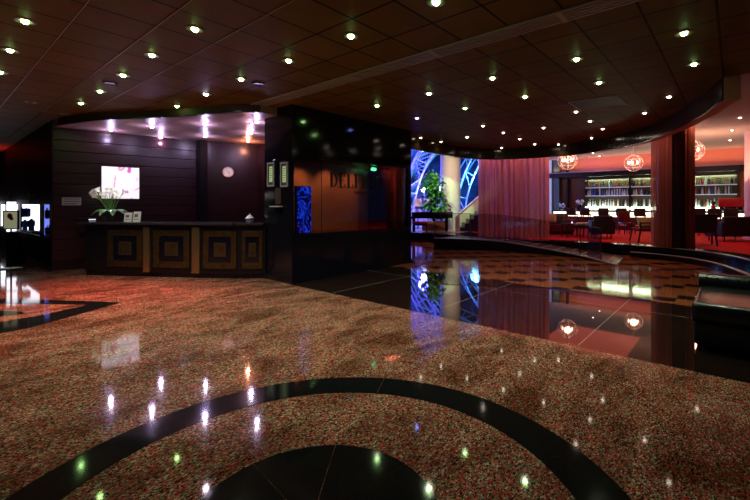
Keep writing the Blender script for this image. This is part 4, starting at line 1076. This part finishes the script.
# bottle shelves: three bays
SH = [1.37, 1.97, 2.40]
bays = [(-.05, 2.0), (2.08, 4.08), (4.16, 6.25)]
bn_ = ['right', 'middle', 'left']
for (y0, y1), nm in zip(bays, bn_):
    t = T('bottle_shelf_unit', '%s bay of lit bottle shelves behind the bar' % nm, 'shelf unit', (BX, (y0 + y1) / 2, PZ + .006), 0, 'bottle shelf bays')
    h = (y1 - y0) / 2; zz = PZ + .006
    mb = MB(); mb.box(-.05, -.03, -h, h, 0, 2.65); mb.build('back_panel', SHELFBACK, t)
    mb = MB(); mb.box(-.42, -.03, -h - .03, -h, 0, 2.67); mb.box(-.42, -.03, h, h + .03, 0, 2.67); mb.build('side_panels', BLACKSAT, t)
    mb = MB(); mb.box(-.42, -.05, -h, h, 0, SH[0] - zz - .14); mb.build('base_cabinet', REDWOOD, t)
    mb = MB(); mb.box(-.43, -.05, -h, h, SH[0] - zz - .14, SH[0] - zz); mb.build('glowing_shelf', LITSHELF, t)
    for k in (1, 2):
        mb = MB(); mb.box(-.40, -.05, -h, h, SH[k] - zz - .025, SH[k] - zz); mb.build('shelf', LITGREY, t)
    mb = MB(); mb.box(-.45, -.43, -h, h, 2.50, 2.67); mb.build('valance', BLACKSAT, t)
    mb = MB(); mb.tube((-.18, -h + .05, 2.542), (-.18, h - .05, 2.542), .02); mb.build('light_tube', mat('greenish_tube', (1, 1, 1), .4, emit=(.66, 1.0, .55), es=80), t, True)
bcols = {'clear': mat('clear_bottle', (.55, .62, .62), .15), 'green': mat('green_bottle', (.05, .15, .04), .15), 'amber': mat('amber_bottle', (.25, .11, .04), .15),
         'blue': mat('blue_bottle', (.05, .12, .32), .15), 'dark': mat('dark_bottle', (.02, .02, .02), .15), 'white': mat('white_bottle', (.75, .75, .70), .3), 'red': mat('red_bottle', (.30, .03, .02), .2)}
bprofs = [[(0, 0), (.042, 0), (.042, .22), (.016, .29), (.016, .36), (0, .36)], [(0, 0), (.05, 0), (.055, .12), (.04, .2), (.018, .25), (.018, .31), (0, .31)], [(0, 0), (.036, 0), (.036, .26), (.030, .30), (.014, .34), (.014, .40), (0, .40)]]
BME = {}
def bottle(x, y, z, cn, kind, label, grp):
    key = (cn, kind)
    if key not in BME:
        mb = MB(); mb.lathe(bprofs[kind], 10); o = mb.build('bottle', bcols[cn], None, True); BME[key] = o.data
    else:
        o = bpy.data.objects.new('bottle', BME[key]); COL.objects.link(o)
    o.location = (x, y, z); tag(o, label, 'bottle', grp)
rnd = random.Random(3)
pal = [['clear', 'clear', 'white', 'green', 'amber', 'clear', 'dark', 'white'], ['clear', 'amber', 'clear', 'dark', 'white', 'clear', 'green', 'clear', 'blue'], ['amber', 'red', 'green', 'dark', 'amber', 'dark', 'clear']]
shn = ['bottom', 'middle', 'top']
for si, z in enumerate(SH):
    for bi in (2, 1, 0):
        y0, y1 = bays[bi]; y = y1 - .1; n = 0; last = None; items = []
        while y > y0 + .06:
            w = rnd.choice((.105, .115, .13)) if si < 2 else rnd.choice((.14, .2, .26))
            pxx = to_px((BX - .22, y, z))[0]
            if not (655 < pxx < 692) and pxx < 737: items.append((y, rnd.choice(pal[si]), rnd.randrange(3)))
            y -= w
        for n, (y, cn, kd) in enumerate(items):
            bottle(BX - .22 - .05 * (n % 2), y, z, cn, kd, '%s bottle, %s from left on the %s shelf of the %s bay' % (cn, ORD[min(n + 1, 20)], shn[si], bn_[bi]), 'bottles on the %s shelf' % shn[si])
# espresso machine, grinder, ornament on the bar
def bar_y(px, X=21.3): v = c2w((px - PX0) / FPX, 1); return v.y / v.x * X
BT = PZ + .006 + .90
t = T('espresso_machine', 'wide red enamel espresso machine on the bar', 'coffee machine', (21.35, bar_y(731), BT))
mb = MB(); mb.box(-.22, .22, -.42, .42, .18, .56, bev=.04); mb.build('body', REDENAMEL, t, True)
mb = MB(); mb.box(-.2, .2, -.40, .40, .02, .07, bev=.01); mb.build('drip_tray', CHROME, t)
mb = MB(); mb.box(.02, .2, -.38, .38, .06, .2); mb.build('back_body', BLACKSAT, t)
for y in (-.2, .2):
    mb = MB(); mb.tube((-.14, y, .19), (-.14, y, .12), .035); mb.tube((-.14, y, .13), (-.32, y, .12), .014); mb.build('group_head', CHROME, t, True)
for y in (-.36, .36):
    mb = MB(); mb.tube((-.15, y, 0), (-.15, y, .03), .03); mb.build('foot', BLACKSAT, t)
t = T('coffee_grinder', 'red coffee grinder left of the espresso machine', 'grinder', (21.3, bar_y(713.5), BT))
mb = MB(); mb.box(-.1, .1, -.09, .09, 0, .24, bev=.02); mb.build('body', REDENAMEL, t, True)
mb = MB(); mb.lathe([(0, .24), (.05, .24), (.1, .40), (.1, .42), (0, .43)], 14); mb.build('hopper', mat('brown_hopper', (.12, .03, .02), .2), t, True)
t = T('flower_ornament', 'dark vase with white blossoms at the left end of the bar', 'flower vase', (21.3, bar_y(580), BT))
mb = MB(); mb.lathe([(0, 0), (.08, 0), (.13, .12), (.07, .25), (.09, .3), (0, .3)], 14); mb.build('vase', BLACKLAC, t, True)
mb = MB()
for k in range(9): mb.ball((.12 * math.cos(k * 2.4), .14 * math.sin(k * 2.4), .36 + .04 * (k % 4)), .07, 8)
mb.build('blossoms', PETAL, t, True)
# bar stools
stool0 = None
for i, px in enumerate((572.5, 586, 604.5, 622.5, 640.5, 699, 715, 731)):
    lab = 'dark high backed bar stool, %s from the left along the bar' % ORD[i + 1]
    loc = (20.45, bar_y(px, 20.45), PZ + .006)
    if stool0 is None:
        t = stool0 = T('bar_stool', lab, 'bar stool', loc, 0, 'stools along the bar')
        mb = MB(); mb.box(-.2, .2, -.22, .22, .66, .74, bev=.03); mb.build('seat', DARKWOOD, t, True)
        mb = MB(); mb.box(-.24, -.19, -.23, .23, .70, 1.04, bev=.02); mb.build('backrest', DARKWOOD, t, True)
        for x in (-.19, .19):
            for y in (-.19, .19):
                mb = MB(); mb.tube((x, y, 0), (x * .9, y * .9, .67), .02); mb.build('leg', DARKWOOD, t)
        mb = MB(); mb.path([(.18, -.18, .25), (.18, .18, .25), (-.18, .18, .25), (-.18, -.18, .25)], .012, closed=True); mb.build('footrest', CHROME, t)
    else: copy_tree(stool0, loc, 0, lab)
# lounge furniture
def armchair(name, label, loc, rz, m, w=.74):
    t = T(name, label, 'armchair', loc, rz)
    h = w / 2
    mb = MB(); mb.box(-h, h, -.34, .34, .16, .44, bev=.04); mb.build('seat', m, t, True)
    mb = MB(); mb.box(-h, h, .24, .38, .16, .80, bev=.04); mb.build('backrest', m, t, True)
    for s in (-1, 1):
        mb = MB(); mb.box(s * h - .07, s * h + .07, -.34, .36, .16, .62, bev=.03); mb.build('armrest', m, t, True)
    for x in (-h + .05, h - .05):
        for y in (-.28, .30):
            mb = MB(); mb.tube((x, y, 0), (x, y, .17), .022); mb.build('leg', DARKWOOD, t)
    return t
def gp(px, Y, z=PZ + .007): return c2w((px - PX0) / FPX * Y, Y, z)
R0 = -YAW                                  # backrests turned to the camera with rz = R0 + PI
armchair('armchair', 'dark navy armchair left of centre with its back to the lobby', gp(601, 14.3), R0 + PI - .25, NAVYFAB, .62)
armchair('lounge_sofa', 'wide dark navy tub sofa by the pale pink column', gp(729.5, 13.2), R0 + PI + .1, NAVYFAB, 1.05)
so = T('corner_sofa', 'burgundy sofa at the right end of the sheer curtain', 'sofa', gp(556.5, 16.2), R0)
mb = MB(); mb.box(-.5, .55, -.35, .35, .1, .42, bev=.05); mb.build('seat', BURGFAB, so, True)
mb = MB(); mb.box(-.5, .55, .22, .40, .1, .82, bev=.05); mb.build('backrest', BURGFAB, so, True)
mb = MB(); mb.box(.45, .60, -.35, .38, .1, .6, bev=.04); mb.build('armrest', BURGFAB, so, True)
mb = MB(); mb.box(-.48, .56, -.3, .3, 0, .11); mb.build('plinth', BLACKSAT, so)
def cushion(label, loc, rz, m, tilt=.5, w=.22, h=.2):
    mb = MB(); M = Matrix.Rotation(tilt, 4, 'X')
    rows = []
    for sgn in (1, -1):
        rows = []
        for i in range(9):
            r_ = []
            for j in range(9):
                u, v = i / 4 - 1, j / 4 - 1; b = (1 - u ** 4) * (1 - v ** 4); r_.append(M @ Vector((u * w, sgn * .07 * b ** .6, v * h)))
            rows.append(r_)
        mb.grid(rows)
    bmesh.ops.remove_doubles(mb.bm, verts=mb.bm.verts, dist=.0005)
    o = mb.build('cushion', m, None, 'all'); o.location = loc; o.rotation_euler = (0, 0, rz); tag(o, label, 'cushion'); return o
cushion('pale yellow cushion on the burgundy sofa', gp(550.8, 15.98, PZ + .64), R0 - .3, OLIVEFAB, -.25, .21, .2)
cushion('navy cushion on the burgundy sofa beside the yellow one', gp(559, 16.05, PZ + .62), R0, NAVYFAB, -.25, .22, .19)
# low table
def table(label, loc, rz, w, dpt, h):
    t = T('lounge_table', label, 'table', loc, rz)
    mb = MB(); mb.box(-w, w, -dpt, dpt, h - .04, h, bev=.008); mb.build('tabletop', DARKWOOD, t)
    for x in (-w + .06, w - .06):
        for y in (-dpt + .06, dpt - .06):
            mb = MB(); mb.tube((x, y, 0), (x, y, h - .04), .02); mb.build('leg', DARKWOOD, t)
    return t
table('low dark table between the sofa and the navy armchair', gp(572.5, 14.9), R0, .36, .3, .48)
t = T('candle_glass', 'small glowing violet candle glass on the low table', 'candle', gp(572, 14.9, PZ + .487))
mb = MB(); mb.lathe([(0, 0), (.035, 0), (.045, .1), (.04, .1), (.03, .01), (0, .01)], 12); mb.build('glass', GLASS_C, t, True)
mb = MB(); mb.ball((0, 0, .045), .022, 8, (1, 1, 1.4)); mb.build('flame', mat('violet_flame', (1, 1, 1), .5, emit=(.7, .4, 1), es=4), t, True)
t = T('cushioned_bench', 'low bench with flat pale cushion behind the low table', 'bench', gp(586.5, 15.6), R0)
mb = MB(); mb.box(-.36, .36, -.22, .22, .32, .40); mb.build('bench_frame', DARKWOOD, t)
mb = MB(); mb.box(-.33, .33, -.2, .2, .40, .49, bev=.03); mb.build('seat_pad', OLIVEFAB, t, True)
for x in (-.32, .32):
    for y in (-.18, .18):
        mb = MB(); mb.tube((x, y, 0), (x, y, .32), .02); mb.build('leg', DARKWOOD, t)
# open framed armchair with olive pillow
def frame_chair(label, loc, rz, up):
    t = T('wooden_armchair', label, 'armchair', loc, rz)
    mb = MB(); mb.box(-.34, .34, -.32, .30, .36, .45, bev=.025); mb.build('seat', BURGFAB, t, True)
    for s in (-1, 1):
        mb = MB(); mb.path(smooth_curve([(s * .34, -.36, 0), (s * .33, -.30, .36), (s * .33, -.30, .62)], 4), .026, 8); mb.build('front_leg', DARKWOOD, t, True)
        mb = MB(); mb.path(smooth_curve([(s * .34, .44, 0), (s * .33, .30, .38), (s * .33, .36, .62), (s * .33, .44, .92)], 4), .028, 8); mb.build('rear_leg', DARKWOOD, t, True)
        mb = MB(); mb.box(s * .34 - .03, s * .34 + .03, -.32, .38, .60, .64, bev=.008); mb.build('armrest', DARKWOOD, t)
    mb = MB(); mb.box(-.33, .33, .36, .42, up, .92, Matrix.Rotation(.0, 4, 'X'), bev=.015); mb.build('backrest', NAVYFAB, t, True)
    return t
c1 = frame_chair('open framed wooden armchair with olive pillow left of the draped column', gp(646, 12.75), R0 + PI / 2 - .15 + PI, .60)
cushion('olive pillow in the open framed armchair', c1.location + Vector((0, 0, .62)), R0 - .1, OLIVEFAB, -.6, .26, .2)
frame_chair('dark armchair with curved legs just right of the draped column', gp(700, 11.9), R0 + PI - .5, .40)
t = T('side_chair', 'dark chair by the bar behind the olive pillow armchair', 'chair', gp(627, 16.0), R0)
mb = MB(); mb.box(-.24, .24, -.24, .24, .40, .47, bev=.02); mb.build('seat', REDWOOD, t, True)
mb = MB(); mb.box(-.24, .24, .20, .25, .47, .92, bev=.015); mb.build('backrest', REDWOOD, t, True)
for x in (-.21, .21):
    for y in (-.2, .2):
        mb = MB(); mb.tube((x, y, 0), (x, y, .41), .018); mb.build('leg', DARKWOOD, t)
t = table('small dark table beyond the right hand dark armchair', gp(708, 15.0), R0, .26, .26, .5)
# globe chandeliers
def globe(label, px, py, Y, R):
    q = at(px, py, Y); t = T('globe_chandelier', label, 'chandelier', q, 0, 'globe chandeliers')
    for k in range(4):
        a = PI * k / 4 + .2; mb = MB()
        mb.path([(R * math.sin(b) * math.cos(a), R * math.sin(b) * math.sin(a), R * math.cos(b)) for b in [2 * PI * i / 28 for i in range(28)]], .013, 6, True); mb.build('ring', WIRE, t, True)
    for z in (.5, -.5):
        r = R * math.sqrt(1 - z * z * 1); mb = MB(); mb.path([(r * math.cos(2 * PI * i / 28), r * math.sin(2 * PI * i / 28), z * R) for i in range(28)], .011, 6, True); mb.build('ring', WIRE, t, True)
    mb = MB(); mb.tube((0, 0, -R * .3), (0, 0, R), .014); mb.tube((0, 0, R), (0, 0, HB - q.z), .008, n=6); st_ = mb.build('stem', WIRE, t, True)
    for k in range(5):
        a = 2 * PI * k / 5 + .4; e = Vector((.52 * R * math.cos(a), .52 * R * math.sin(a), -.05 * R))
        mb = MB(); mb.path(smooth_curve([Vector((0, 0, -.25 * R)), e * .6 + Vector((0, 0, -.25 * R)), e], 4), .009, 6); ar = mb.build('arm', WIRE, t, True)
        mb = MB(); mb.ball(e + Vector((0, 0, .10 * R)), .024, 8, (1, 1, 2.4)); mb.build('candle_bulb', CANDLE, ar, True)
    lamp('POINT', (0, 0, .05), 24, (1, .48, .30), t, shadow_soft_size=.12)
globe('left globe chandelier with candle bulbs over the lounge', 567.5, 160.5, 15.0, .34)
globe('middle globe chandelier with candle bulbs near the draped column', 633.5, 163, 16.0, .33)
globe('right globe chandelier with candle bulbs beyond the draped column', 693, 150.5, 14.0, .34)
